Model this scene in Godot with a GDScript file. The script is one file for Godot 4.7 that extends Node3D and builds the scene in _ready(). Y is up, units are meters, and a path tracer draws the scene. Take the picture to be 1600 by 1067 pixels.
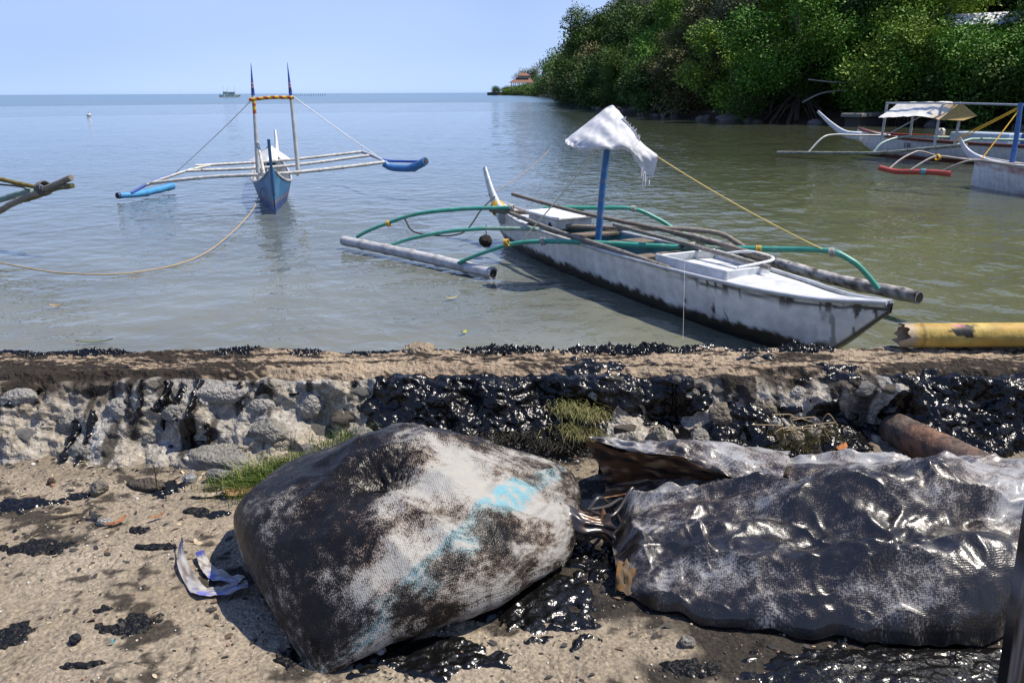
extends Node3D

const W := -0.45            # level of the sea; the beach lies at 0
var N := FastNoiseLite.new()
var FB := FastNoiseLite.new()
var CE := FastNoiseLite.new()
var rng := RandomNumberGenerator.new()
var used := {}
var M := {}


class Buf:
	var v := PackedVector3Array()
	var n := PackedVector3Array()
	var c := PackedColorArray()
	var u := PackedVector2Array()
	var i := PackedInt32Array()
	static var skin := FastNoiseLite.new()

	func smooth(from_v: int, from_i: int) -> void:
		for k in range(from_i, i.size(), 3):
			var a := i[k]
			var b := i[k + 1]
			var d := i[k + 2]
			var q := (v[d] - v[a]).cross(v[b] - v[a])
			n[a] += q
			n[b] += q
			n[d] += q
		for k in range(from_v, v.size()):
			n[k] = n[k].normalized() if n[k].length_squared() > 1e-24 else Vector3.UP

	# a sheet of nu x nv points; keep (one byte a point) leaves out quads whose four corners are all 0
	func grid(p: PackedVector3Array, nu: int, nv: int, col: PackedColorArray, uv := PackedVector2Array(), wrap := false, keep := PackedByteArray()) -> void:
		var b := v.size()
		var bi := i.size()
		v.append_array(p)
		c.append_array(col)
		if uv.size() == p.size():
			u.append_array(uv)
		else:
			u.resize(u.size() + p.size())
		n.resize(n.size() + p.size())
		for y in nv - 1:
			for x in (nu if wrap else nu - 1):
				var x1 := (x + 1) % nu
				var q0 := y * nu + x
				var q1 := y * nu + x1
				var q2 := (y + 1) * nu + x
				var q3 := (y + 1) * nu + x1
				if keep.size() and keep[q0] + keep[q1] + keep[q2] + keep[q3] == 0:
					continue
				i.append_array(PackedInt32Array([b + q0, b + q2, b + q1, b + q1, b + q2, b + q3]))
		smooth(b, bi)

	func tri(a: Vector3, b: Vector3, d: Vector3, col: Color) -> void:
		var k := v.size()
		var bi := i.size()
		v.append_array(PackedVector3Array([a, b, d]))
		c.append_array(PackedColorArray([col, col, col]))
		u.append_array(PackedVector2Array([Vector2(0, 0), Vector2(1, 0), Vector2(1, 1)]))
		n.resize(n.size() + 3)
		i.append_array(PackedInt32Array([k, k + 1, k + 2]))
		smooth(k, bi)

	func quad(a: Vector3, b: Vector3, d: Vector3, e: Vector3, col: Color) -> void:
		var k := v.size()
		var bi := i.size()
		v.append_array(PackedVector3Array([a, b, d, e]))
		c.append_array(PackedColorArray([col, col, col, col]))
		u.append_array(PackedVector2Array([Vector2(0, 0), Vector2(1, 0), Vector2(1, 1), Vector2(0, 1)]))
		n.resize(n.size() + 4)
		i.append_array(PackedInt32Array([k, k + 1, k + 2, k, k + 2, k + 3]))
		smooth(k, bi)

	# a box with chamfered edges
	func box(at: Vector3, size: Vector3, turn := Basis(), col := Color.WHITE, bevel := 0.004) -> void:
		var h := size / 2
		var b: float = minf(bevel, minf(h.x, minf(h.y, h.z)) * 0.6)
		for axis in 3:
			for s in [-1.0, 1.0]:
				var q: Array[Vector3] = []
				for k in 4:
					var a1 := (axis + 1) % 3
					var a2 := (axis + 2) % 3
					var p := Vector3()
					p[axis] = s * h[axis]
					p[a1] = (h[a1] - b) * [-1.0, 1.0, 1.0, -1.0][k]
					p[a2] = (h[a2] - b) * [-1.0, -1.0, 1.0, 1.0][k] * s
					q.append(at + turn * p)
				quad(q[0], q[3], q[2], q[1], col)
		for axis in 3:
			var a1 := (axis + 1) % 3
			var a2 := (axis + 2) % 3
			for s1 in [-1.0, 1.0]:
				for s2 in [-1.0, 1.0]:
					var q: Array[Vector3] = []
					for k in 4:
						var p := Vector3()
						p[axis] = (h[axis] - b) * [-1.0, 1.0, 1.0, -1.0][k]
						p[a1] = s1 * (h[a1] - (b if k < 2 else 0.0))
						p[a2] = s2 * (h[a2] - (0.0 if k < 2 else b))
						q.append(at + turn * p)
					if s1 * s2 > 0:
						quad(q[0], q[1], q[2], q[3], col)
					else:
						quad(q[3], q[2], q[1], q[0], col)

	# a swept tube: radii and colours one per point
	func tube(p: PackedVector3Array, r: PackedFloat32Array, col: PackedColorArray, sides := 10, flat := 1.0, hollow := 0.0, worn := Color(0, 0, 0, 0)) -> void:
		var m := p.size()
		var t := (p[1] - p[0]).normalized()
		var side := t.cross(Vector3.UP)
		if side.length() < 0.05:
			side = t.cross(Vector3.RIGHT)
		side = side.normalized()
		var pp := PackedVector3Array()
		var cc := PackedColorArray()
		for k in m:
			t = (p[mini(k + 1, m - 1)] - p[maxi(k - 1, 0)]).normalized()
			side = (side - t * side.dot(t)).normalized()
			var up := side.cross(t)
			for s in sides:
				var a := TAU * s / sides
				pp.append(p[k] + (side * cos(a) * flat + up * sin(a)) * r[k])
				var q := col[k]
				if worn.a > 0.0:
					# wear runs along the pole in long flecks
					var w := skin.get_noise_3d(k * 0.22 + p[0].x * 7.0, cos(a) * 1.5, sin(a) * 1.5) + 0.5 * skin.get_noise_3d(k * 0.9, cos(a) * 4.0 + p[0].z * 5.0, sin(a) * 4.0)
					q = q.lerp(Color(worn.r, worn.g, worn.b), clampf(worn.a * (0.5 + 1.8 * w), 0.0, 1.0))
				cc.append(q)
		grid(pp, sides, m, cc, PackedVector2Array(), true)
		for e in [0, m - 1]:
			var ring: int = e * sides
			var tip := p[e]
			if hollow > 0.0 and e == m - 1:
				continue
			for s in sides:
				if e == 0:
					tri(tip, pp[ring + s], pp[ring + (s + 1) % sides], col[e].darkened(0.1))
				else:
					tri(tip, pp[ring + (s + 1) % sides], pp[ring + s], col[e].darkened(0.1))

	func mesh() -> ArrayMesh:
		var a := []
		a.resize(Mesh.ARRAY_MAX)
		a[Mesh.ARRAY_VERTEX] = v
		a[Mesh.ARRAY_NORMAL] = n
		a[Mesh.ARRAY_COLOR] = c
		a[Mesh.ARRAY_TEX_UV] = u
		a[Mesh.ARRAY_INDEX] = i
		var m := ArrayMesh.new()
		m.add_surface_from_arrays(Mesh.PRIMITIVE_TRIANGLES, a)
		return m


# ---------------------------------------------------------------- helpers
func V(x: float, y: float, z: float) -> Vector3:
	return Vector3(x, y, z)

func nz(x: float, y: float, z := 0.0) -> float:
	return N.get_noise_3d(x, y, z)

func fb(x: float, y: float, z := 0.0) -> float:
	return FB.get_noise_3d(x, y, z)

func rr(a: float, b: float) -> float:
	return rng.randf_range(a, b)

func sm(a: float, b: float, x: float) -> float:
	return smoothstep(a, b, x)

func numbered(called: String) -> String:
	if not used.has(called):
		used[called] = 0
		return called
	used[called] += 1
	return "%s_%03d" % [called, used[called]]

func tag(o: Node3D, label: String, category: String, group := "", kind := "") -> Node3D:
	if label:
		o.set_meta("label", label)
	if category:
		o.set_meta("category", category)
	if group:
		o.set_meta("group", group)
	if kind:
		o.set_meta("kind", kind)
	return o

func thing(called: String, label: String, category: String, at := Vector3.ZERO, turn := 0.0, group := "") -> Node3D:
	var o := Node3D.new()
	o.name = numbered(called)
	add_child(o)
	o.position = at
	o.rotation.y = turn
	return tag(o, label, category, group)

func put(called: String, m: Mesh, mat: Material, parent: Node3D = null) -> MeshInstance3D:
	var o := MeshInstance3D.new()
	o.mesh = m
	o.material_override = mat
	if parent:
		o.name = called
		parent.add_child(o, true)
	else:
		o.name = numbered(called)
		add_child(o, true)
	return o

func part(called: String, b: Buf, mat: Material, parent: Node3D = null) -> MeshInstance3D:
	return put(called, b.mesh(), mat, parent)

func struct(called: String, b: Buf, mat: Material) -> MeshInstance3D:
	var o := part(called, b, mat)
	o.set_meta("kind", "structure")
	return o

func loc(t: Node3D, pts: Array) -> PackedVector3Array:
	var inv := t.transform.affine_inverse()
	var out := PackedVector3Array()
	for p in pts:
		out.append(inv * p)
	return out

func curve(p: PackedVector3Array, per: int) -> PackedVector3Array:
	var out := PackedVector3Array()
	var m := p.size()
	for k in m - 1:
		for j in per:
			out.append(p[k].cubic_interpolate(p[k + 1], p[maxi(k - 1, 0)] if k > 0 else p[0] * 2 - p[1], p[k + 2] if k + 2 < m else p[m - 1] * 2 - p[m - 2], float(j) / per))
	out.append(p[m - 1])
	return out

# points an even step apart
func even(p: PackedVector3Array, step: float) -> PackedVector3Array:
	var q := curve(p, 12)
	var out := PackedVector3Array([q[0]])
	var left := step
	for k in q.size() - 1:
		var d := q[k].distance_to(q[k + 1])
		var at := 0.0
		while at + left <= d:
			at += left
			out.append(q[k].lerp(q[k + 1], at / d))
			left = step
		left -= d - at
	if out[-1].distance_to(q[-1]) < step * 0.4 and out.size() > 2:
		out[-1] = q[-1]
	else:
		out.append(q[-1])
	return out

# a bamboo or branch pole: knots, wear, a slight wander
func pole(b: Buf, pts: PackedVector3Array, r0: float, r1: float, col: Color, worn := Color(0.16, 0.13, 0.1), wear := 0.4, knots := 0.35, sides := 10) -> void:
	var p := even(pts, maxf(r0 * 0.9, 0.02))
	var r := PackedFloat32Array()
	var c := PackedColorArray()
	var m := p.size()
	var s0 := p[0].x * 3.1 + p[0].z * 1.7
	var run := 0.0
	for k in m:
		var f := float(k) / (m - 1)
		if k:
			run += p[k].distance_to(p[k - 1])
		var kn := 0.0
		if knots > 0.0:
			var ph := fposmod(run / knots + s0, 1.0)
			kn = exp(-pow((ph - 0.5) * knots / (r0 * 0.55), 2.0))
		r.append(lerpf(r0, r1, f) * (1.0 + 0.16 * kn + 0.06 * nz(run * 5.0, s0)))
		var w: float = clampf(0.35 * wear * (0.5 + 1.3 * nz(run * 1.5, s0 + 7.0)) + 0.35 * kn, 0.0, 1.0)
		c.append(col.lerp(worn, w))
	b.tube(p, r, c, sides, 1.0, 0.0, Color(worn.r, worn.g, worn.b, wear))

func cord(b: Buf, pts: PackedVector3Array, r: float, col: Color, sides := 6) -> void:
	var rad := PackedFloat32Array()
	rad.resize(pts.size())
	rad.fill(r)
	var c := PackedColorArray()
	for k in pts.size():
		c.append(col * (0.9 + 0.2 * fposmod(k * 0.37, 1.0)))
	b.tube(pts, rad, c, sides)

func sag(a: Vector3, b: Vector3, drop: float, m := 14) -> PackedVector3Array:
	var out := PackedVector3Array()
	for k in m + 1:
		var f := float(k) / m
		out.append(a.lerp(b, f) - Vector3(0, drop * 4.0 * f * (1.0 - f), 0))
	return out

func lashing(b: Buf, at: Vector3, along: Vector3, r: float, col: Color) -> void:
	var t := along.normalized()
	var side := t.cross(Vector3.UP).normalized()
	var up := side.cross(t)
	var p := PackedVector3Array()
	for k in 41:
		var a := TAU * k / 10.0
		p.append(at + (side * cos(a) + up * sin(a)) * r + t * (k - 20) * r * 0.035)
	cord(b, p, r * 0.13 + 0.002, col, 5)

# a broken stone: a ball with cut facets and a rough skin
func rock(b: Buf, s: float, size: Vector3, col: Color, cuts := 9, rough := 0.06, nu := 22, nv := 14, crisp := 0.12) -> void:
	var g := RandomNumberGenerator.new()
	g.seed = int(s * 1000.0) + 17
	var planes := []
	for k in cuts:
		var d := Vector3(g.randf_range(-1, 1), g.randf_range(-1, 1), g.randf_range(-1, 1)).normalized()
		planes.append([d, g.randf_range(0.62, 0.9)])
	var p := PackedVector3Array()
	var c := PackedColorArray()
	for y in nv:
		var th := PI * y / (nv - 1)
		for x in nu:
			var ph := TAU * x / nu
			var d := Vector3(sin(th) * cos(ph), cos(th), sin(th) * sin(ph))
			var r := 1.0
			for q in planes:
				var e: float = d.dot(q[0])
				if e > 0.01:
					r = minf(r, lerpf(q[1] / e, r, crisp))
			r *= 1.0 + rough * fb(d.x * 2.2 + s, d.y * 2.2, d.z * 2.2) * 2.0
			p.append(d * r * size)
			var t := 0.82 + 0.5 * fb(d.x * 3.0 + s * 2.0, d.y * 3.0, d.z * 3.0 + 5.0)
			c.append(Color(col.r * t, col.g * t, col.b * t))
	b.grid(p, nu, nv, c, PackedVector2Array(), true)

func blades(b: Buf, root: Vector3, lean: Vector3, length: float, wide: float, col: Color) -> void:
	var side := lean.cross(Vector3.UP)
	side = (side.normalized() if side.length() > 0.01 else Vector3.RIGHT) * wide
	var mid := root + Vector3(0, length * 0.6, 0) + lean * length * 0.35
	var tip := root + Vector3(0, length * 0.8, 0) + lean * length
	var k := b.v.size()
	var bi := b.i.size()
	b.v.append_array(PackedVector3Array([root - side, root + side, mid - side * 0.7, mid + side * 0.7, tip]))
	b.c.append_array(PackedColorArray([col, col, col, col, col.lightened(0.08)]))
	b.u.resize(b.u.size() + 5)
	b.n.resize(b.n.size() + 5)
	b.i.append_array(PackedInt32Array([k, k + 2, k + 1, k + 1, k + 2, k + 3, k + 2, k + 4, k + 3]))
	b.smooth(k, bi)

# ---------------------------------------------------------------- materials
func noise(freq: float, oct := 4, type := FastNoiseLite.TYPE_SIMPLEX_SMOOTH, s := 1) -> FastNoiseLite:
	var f := FastNoiseLite.new()
	f.noise_type = type
	f.frequency = freq
	f.seed = s
	f.fractal_octaves = oct
	f.fractal_type = FastNoiseLite.FRACTAL_FBM if oct > 1 else FastNoiseLite.FRACTAL_NONE
	return f

func ntex(freq: float, oct: int, lo: float, hi: float, size := 512, type := FastNoiseLite.TYPE_SIMPLEX_SMOOTH, s := 1, mid := 0.5) -> NoiseTexture2D:
	var t := NoiseTexture2D.new()
	t.width = size
	t.height = size
	t.seamless = true
	t.seamless_blend_skirt = 0.25
	t.generate_mipmaps = false
	t.noise = noise(freq, oct, type, s)
	var g := Gradient.new()
	g.offsets = PackedFloat32Array([0.0, mid, 1.0])
	g.colors = PackedColorArray([Color(lo, lo, lo), Color((lo + hi) / 2, (lo + hi) / 2, (lo + hi) / 2), Color(hi, hi, hi)])
	t.color_ramp = g
	return t

func mat(called: String, rough := 0.7, tex: Texture2D = null, bump: Texture2D = null, bump_cm := 0.2, tile := 1.0, world := false, spec := 0.5) -> StandardMaterial3D:
	var m := StandardMaterial3D.new()
	m.resource_name = called
	m.vertex_color_use_as_albedo = true
	m.roughness = rough
	m.metallic_specular = spec
	if tex or bump:
		m.uv1_triplanar = true
		m.uv1_world_triplanar = world
		m.uv1_scale = Vector3.ONE / tile
	if tex:
		m.albedo_texture = tex
	if bump:
		m.heightmap_enabled = true
		m.heightmap_texture = bump
		m.heightmap_scale = bump_cm
	M[called] = m
	return m

func materials() -> void:
	var grain := ntex(0.06, 5, 0.62, 1.0, 512, FastNoiseLite.TYPE_SIMPLEX_SMOOTH, 3)
	var soft := ntex(0.012, 4, 0.8, 1.0, 512, FastNoiseLite.TYPE_SIMPLEX_SMOOTH, 5)
	var pits := ntex(0.09, 3, 0.0, 1.0, 512, FastNoiseLite.TYPE_CELLULAR, 7)
	var lumps := ntex(0.035, 5, 0.0, 1.0, 512, FastNoiseLite.TYPE_SIMPLEX_SMOOTH, 9)
	var beads := ntex(0.032, 5, 0.0, 1.0, 512, FastNoiseLite.TYPE_SIMPLEX_SMOOTH, 11)
	var streak := ntex(0.02, 5, 0.7, 1.0, 512, FastNoiseLite.TYPE_VALUE_CUBIC, 13)
	mat("sand", 0.92, grain, lumps, 0.7, 0.42, true, 0.3)
	mat("stone", 0.9, grain, lumps, 1.4, 0.4, true, 0.3)
	mat("loose_stone", 0.9, grain, lumps, 1.4, 0.3, false, 0.35)
	mat("oil", 0.24, null, beads, 0.6, 0.62, true, 0.45)
	mat("thick_oil", 0.24, null, beads, 0.6, 0.45, true, 0.42)
	mat("dull_oil", 0.5, null, lumps, 1.0, 0.3, true, 0.35)
	mat("paint", 0.45, soft, lumps, 0.12, 0.8, false, 0.5)
	mat("bamboo", 0.6, streak, lumps, 0.2, 0.5, false, 0.35)
	mat("wood", 0.75, streak, lumps, 0.5, 0.4, false, 0.4)
	mat("rope", 0.85)
	mat("cloth", 0.8, soft, lumps, 0.15, 0.4, false, 0.3)
	M.cloth.backlight_enabled = true
	M.cloth.backlight = Color(0.35, 0.35, 0.35)
	mat("leaf", 0.6, null, null, 0, 1, false, 0.3)
	M.leaf.backlight_enabled = true
	M.leaf.backlight = Color(0.3, 0.34, 0.1)
	mat("grass", 0.6, null, null, 0, 1, false, 0.4)
	M.grass.backlight_enabled = true
	M.grass.backlight = Color(0.4, 0.4, 0.2)
	mat("bark", 0.9, streak, lumps, 2.0, 1.0, false, 0.3)
	mat("earth", 0.95, grain, lumps, 6.0, 3.0, true, 0.2)
	# the sea: ripples of several lengths in one repeating relief
	var ripple := ntex(0.016, 4, 0.0, 1.0, 1024, FastNoiseLite.TYPE_SIMPLEX_SMOOTH, 21)
	mat("water", 0.03, null, ripple, 1.9, 7.0, true, 0.36)
	mat("open_water", 0.08, null, ripple, 12.0, 40.0, true, 0.36)
	mat("far_water", 0.18, null, ripple, 40.0, 120.0, true, 0.36)

# ---------------------------------------------------------------- beach, wall, sea
func ground_y(x: float, z: float) -> float:
	var y := 0.016 * nz(x * 1.3, z * 1.3) + 0.007 * nz(x * 6.0, z * 6.0, 3.0) + 0.004 * nz(x * 19.0, z * 19.0, 9.0)
	y += 0.016 * sm(-2.35, -2.68, z) * (0.7 + 0.6 * nz(x * 3.0, 4.0))
	return y

func axis(lo: float, a: float, b: float, hi: float, fine: float, ratio := 1.25) -> PackedFloat32Array:
	var mid := PackedFloat32Array()
	var k := a
	while k < b:
		mid.append(k)
		k += fine
	var left := PackedFloat32Array()
	var s := fine
	k = a
	while k > lo:
		s *= ratio
		k -= s
		left.append(maxf(k, lo))
	left.reverse()
	s = fine
	k = mid[-1]
	var right := PackedFloat32Array()
	while k < hi:
		s *= ratio
		k += s
		right.append(minf(k, hi))
	left.append_array(mid)
	left.append_array(right)
	return left

func stain_at(x: float, z: float) -> float:
	# old oil trodden into the sand
	var a := fb(x * 2.3 + 11.0, z * 3.4)
	var b := nz(x * 14.0, z * 17.0, 2.0)
	var c := nz(x * 34.0, z * 40.0, 6.0)
	return sm(0.10, 0.30, a + 0.3 * b + 0.16 * c - 0.04)

func beach() -> void:
	var xs := axis(-40, -2.7, 2.9, 40, 0.0085, 1.2)
	var zs := axis(-2.86, -2.80, -1.25, 30, 0.0075, 1.3)
	var p := PackedVector3Array()
	var c := PackedColorArray()
	var tan1 := Color(0.41, 0.345, 0.258)
	var tan2 := Color(0.29, 0.238, 0.168)
	for z in zs:
		for x in xs:
			p.append(V(x, ground_y(x, z), z))
			var t: float = clampf(0.5 + 0.9 * fb(x * 1.7, z * 2.0, 20.0), 0, 1)
			var q := tan1.lerp(tan2, t)
			var sp := nz(x * 60.0, z * 60.0, 1.0)
			q *= 1.0 + 0.28 * sp
			# wall dirt gathers at the foot of the wall
			q = q.lerp(Color(0.15, 0.12, 0.085), 0.55 * sm(-2.45, -2.68, z + 0.08 * nz(x * 5, z * 5)))
			q = q.lerp(Color(0.022, 0.019, 0.017), 0.85 * stain_at(x, z))
			# oil soaked into the sand round the sacks
			var near: float = sm(0.3, -0.25, (Vector2(x - 0.25, (z + 1.93) * 1.5)).length() - 0.3 + 0.22 * fb(x * 3, z * 3, 7))
			near = maxf(near, sm(0.3, -0.1, Vector2((x - 1.15) * 0.75, (z + 1.62) * 2.4).length() - 0.55 + 0.3 * fb(x * 3, z * 3, 17)))
			q = q.lerp(Color(0.02, 0.018, 0.017), 0.9 * sm(0.35, 0.75, near))
			c.append(Color(q.r, q.g, q.b))
	var b := Buf.new()
	b.grid(p, xs.size(), zs.size(), c)
	struct("ground", b, M.sand)

# a puddle of thick oil that lies on the sand
func oil_patch(at: Vector2, rx: float, rz: float, s: float, label: String, parent: Node3D = null, thick := 0.007) -> void:
	var m := 64
	var p := PackedVector3Array()
	var c := PackedColorArray()
	var keep := PackedByteArray()
	for y in m:
		for x in m:
			var fx := 2.8 * x / (m - 1) - 1.4
			var fz := 2.8 * y / (m - 1) - 1.4
			var wx := at.x + fx * rx
			var wz := at.y + fz * rz
			var d := 1.0 - sqrt(fx * fx + fz * fz) + 0.55 * fb(wx * 4.0 + s, wz * 5.0, s) + 0.4 * nz(wx * 16.0 + s, wz * 20.0, s) + 0.22 * nz(wx * 42.0, wz * 48.0, s)
			keep.append(1 if d > -0.02 else 0)
			p.append(V(wx, ground_y(wx, wz) + lerpf(-0.006, thick, sm(-0.1, 0.35, d)) + 0.004 * sm(0.0, 0.3, d) * nz(wx * 50.0, wz * 50.0, 5.0), wz))
			c.append(Color(0.006, 0.006, 0.007))
	var b := Buf.new()
	b.grid(p, m, m, c, PackedVector2Array(), false, keep)
	var o := part("oil_patch", b, M.oil if thick > 0.0065 else M.dull_oil)
	tag(o, label, "oil patch", "oil patches on the sand")

# the face of the sea wall: x along it, t 0 at the foot, 1 at the lip, 2 at the back edge, 2.6 down in the water
func wall_at(x: float, t: float) -> Vector3:
	var lip_z := -2.905 - 0.035 * exp(-pow((x + 0.1) / 0.9, 2)) + 0.022 * nz(x * 1.6, 31.0) + 0.020 * nz(x * 5.0, 35.0) + 0.010 * nz(x * 17.0, 36.0)
	var top := 0.264 + 0.006 * nz(x * 1.2, 40.0)
	var lip_y := top - 0.026 - 0.014 * nz(x * 4.5, 87.0) - 0.008 * nz(x * 14.0, 88.0)
	var foot_z := -2.60 + 0.03 * nz(x * 1.4, 50.0)
	var back_z := -3.21 + 0.012 * nz(x * 2.0, 61.0) + 0.008 * nz(x * 9.0, 63.0)
	if t <= 1.0:
		var y := lerpf(-0.06, lip_y, t)
		var z := lerpf(foot_z, lip_z, pow(t, 0.85))
		var cel := CE.get_noise_2d(x * 5.2 + 0.5 * nz(x * 3.0, y * 6.0), y * 8.5 + z * 4.0)   # -1 in a stone's middle, 1 in a joint
		var d := 0.045 * fb(x * 3.0, y * 5.0, z * 3.0) * 1.6 + 0.03 * (0.2 - cel)
		d += 0.014 * exp(-pow((t - 0.9) / 0.16, 2)) * (0.7 + 0.8 * nz(x * 3.4, 71.0)) - 0.018 * exp(-pow((t - 0.52) / 0.16, 2)) * (0.8 + 1.2 * nz(x * 2.6, 73.0))
		d -= 0.12 * exp(-pow((x + 0.70) / 0.17, 2) - pow((t - 0.55) / 0.2, 2))
		d -= 0.10 * exp(-pow((x - 1.33) / 0.20, 2) - pow((t - 0.6) / 0.16, 2))
		d -= 0.07 * exp(-pow((x - 0.62) / 0.1, 2) - pow((t - 0.62) / 0.13, 2))
		d -= 0.06 * exp(-pow((x + 1.22) / 0.2, 2) - pow((t - 0.34) / 0.1, 2))
		d += 0.008 * nz(x * 26.0, y * 26.0, z * 26.0) + 0.005 * nz(x * 60.0, y * 60.0, z * 60.0)
		d *= sm(1.02, 0.95, t) * 0.75 + 0.25
		return V(x, y + d * 0.55, z + d * 0.83)
	if t <= 2.0:
		var f := t - 1.0
		var z := lerpf(lip_z, back_z, f)
		var edge := sm(0.0, 0.12, f) * sm(1.0, 0.9, f)
		var y := top + 0.011 * fb(x * 3.0, z * 6.0, 80.0) + 0.006 * nz(x * 16.0, z * 24.0, 81.0) * edge + 0.004 * nz(x * 45.0, z * 60.0, 82.0) - 0.014 * (1.0 - edge) - sm(0.12, 0.0, f) * (0.012 + 0.014 * nz(x * 4.5, 87.0) + 0.008 * nz(x * 14.0, 88.0))
		y += 0.018 * sm(0.82, 0.98, f) * maxf(0.0, nz(x * 3.3, 90.0) + 0.15)
		return V(x, y, z)
	var g := (t - 2.0) / 0.6
	return V(x, lerpf(top - 0.014, W - 0.5, g), back_z - 0.05 * g + 0.03 * nz(x * 4.0, g * 4.0, 95.0) * minf(g * 8.0, 1.0))

# how much fresh oil covers the wall (over 0: covered)
func wall_oil(x: float, t: float) -> float:
	if t > 2.0:
		return -1.0
	var w := fb(x * 2.2, t * 1.6, 100.0) * 1.2 + 0.35 * nz(x * 9.0, t * 5.0, 101.0) + 0.22 * nz(x * 24.0, t * 12.0, 102.0)
	if t <= 1.0:
		var all := sm(-0.62, -0.48, x) * sm(0.46, 0.30, x) * 1.3
		all = maxf(all, sm(1.32, 1.55, x) * 1.3)
		all = maxf(all, 0.62 * sm(0.3, 0.5, x) * sm(1.5, 1.3, x))
		all = maxf(all, 0.28 * sm(-1.3, -0.9, x) * sm(0.45, 0.8, t))
		all = maxf(all, 0.16 * sm(-2.2, -1.5, x) * sm(0.6, 0.95, t))
		return all - 0.62 + w * 0.8
	var f := t - 1.0
	var back: float = 0.75 * sm(0.72, 0.98, f) * (0.65 + 0.9 * nz(x * 1.9, 111.0))
	var spill: float = 0.95 * exp(-pow((x - 0.28) / 0.22, 2)) * sm(0.75, 0.1, f)
	spill = maxf(spill, 0.7 * exp(-pow((x - 0.95) / 0.12, 2)))
	spill = maxf(spill, 0.4 * sm(0.5, 1.2, x) * sm(0.3, 0.0, f))
	return maxf(back, spill) - 0.55 + 0.62 * w

func wall_colour(x: float, t: float, p: Vector3) -> Color:
	var g1 := Color(0.46, 0.445, 0.41)
	var g2 := Color(0.42, 0.36, 0.27)
	if t <= 1.0 or t > 2.0:
		var k: float = clampf(0.5 + 1.2 * fb(x * 2.6, p.y * 4.0, 120.0), 0, 1)
		var q := g1.lerp(g2, k)
		q *= 1.0 + 0.5 * nz(x * 34.0, p.y * 34.0, p.z * 34.0)
		# soil in the joints
		var cel := CE.get_noise_2d(x * 5.2 + 0.5 * nz(x * 3.0, p.y * 6.0), lerpf(-0.06, 0.262, t) * 8.5 + p.z * 4.0)
		q = q.lerp(Color(0.10, 0.075, 0.05), 0.65 * sm(-0.05, 0.5, cel + 0.3 * nz(x * 20.0, p.y * 20.0)))
		# the old brown crust that runs over the lip
		var lip: float = sm(0.72, 1.0, t + 0.22 * fb(x * 4.0, 130.0) + 0.12 * nz(x * 16.0, t * 6.0, 131.0))
		q = q.lerp(Color(0.042, 0.030, 0.022), lip * clampf(0.55 + 0.9 * nz(x * 1.3, 135.0), 0.0, 0.95))
		# thin old runs
		var run := sm(0.42, 0.62, nz(x * 15.0, t * 1.2, 140.0) + 0.35 * (t - 0.5))
		q = q.lerp(Color(0.025, 0.021, 0.018), 0.85 * run)
		return Color(q.r, q.g, q.b)
	var f := t - 1.0
	var q := Color(0.50, 0.395, 0.275).lerp(Color(0.38, 0.29, 0.2), clampf(0.5 + fb(x * 2.0, p.z * 6.0, 150.0), 0, 1))
	q *= 1.0 + 0.25 * nz(x * 40.0, p.z * 60.0, 151.0)
	var d := 0.9 * fb(x * 1.6, p.z * 9.0, 152.0) + 0.45 * nz(x * 9.0, p.z * 40.0, 153.0) + 0.3 * nz(x * 30.0, p.z * 70.0, 154.0)
	d += (0.14 + 0.20 * sm(-0.4, -0.9, x) + 0.14 * sm(0.9, 1.4, x)) * sm(0.75, 0.0, f) - 0.02
	d += 0.22 * sm(-0.6, -1.3, x) + 0.1 * sm(0.6, 1.2, x)
	q = q.lerp(Color(0.026, 0.021, 0.018), 0.95 * sm(0.06, 0.22, d))
	return Color(q.r, q.g, q.b)

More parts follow.
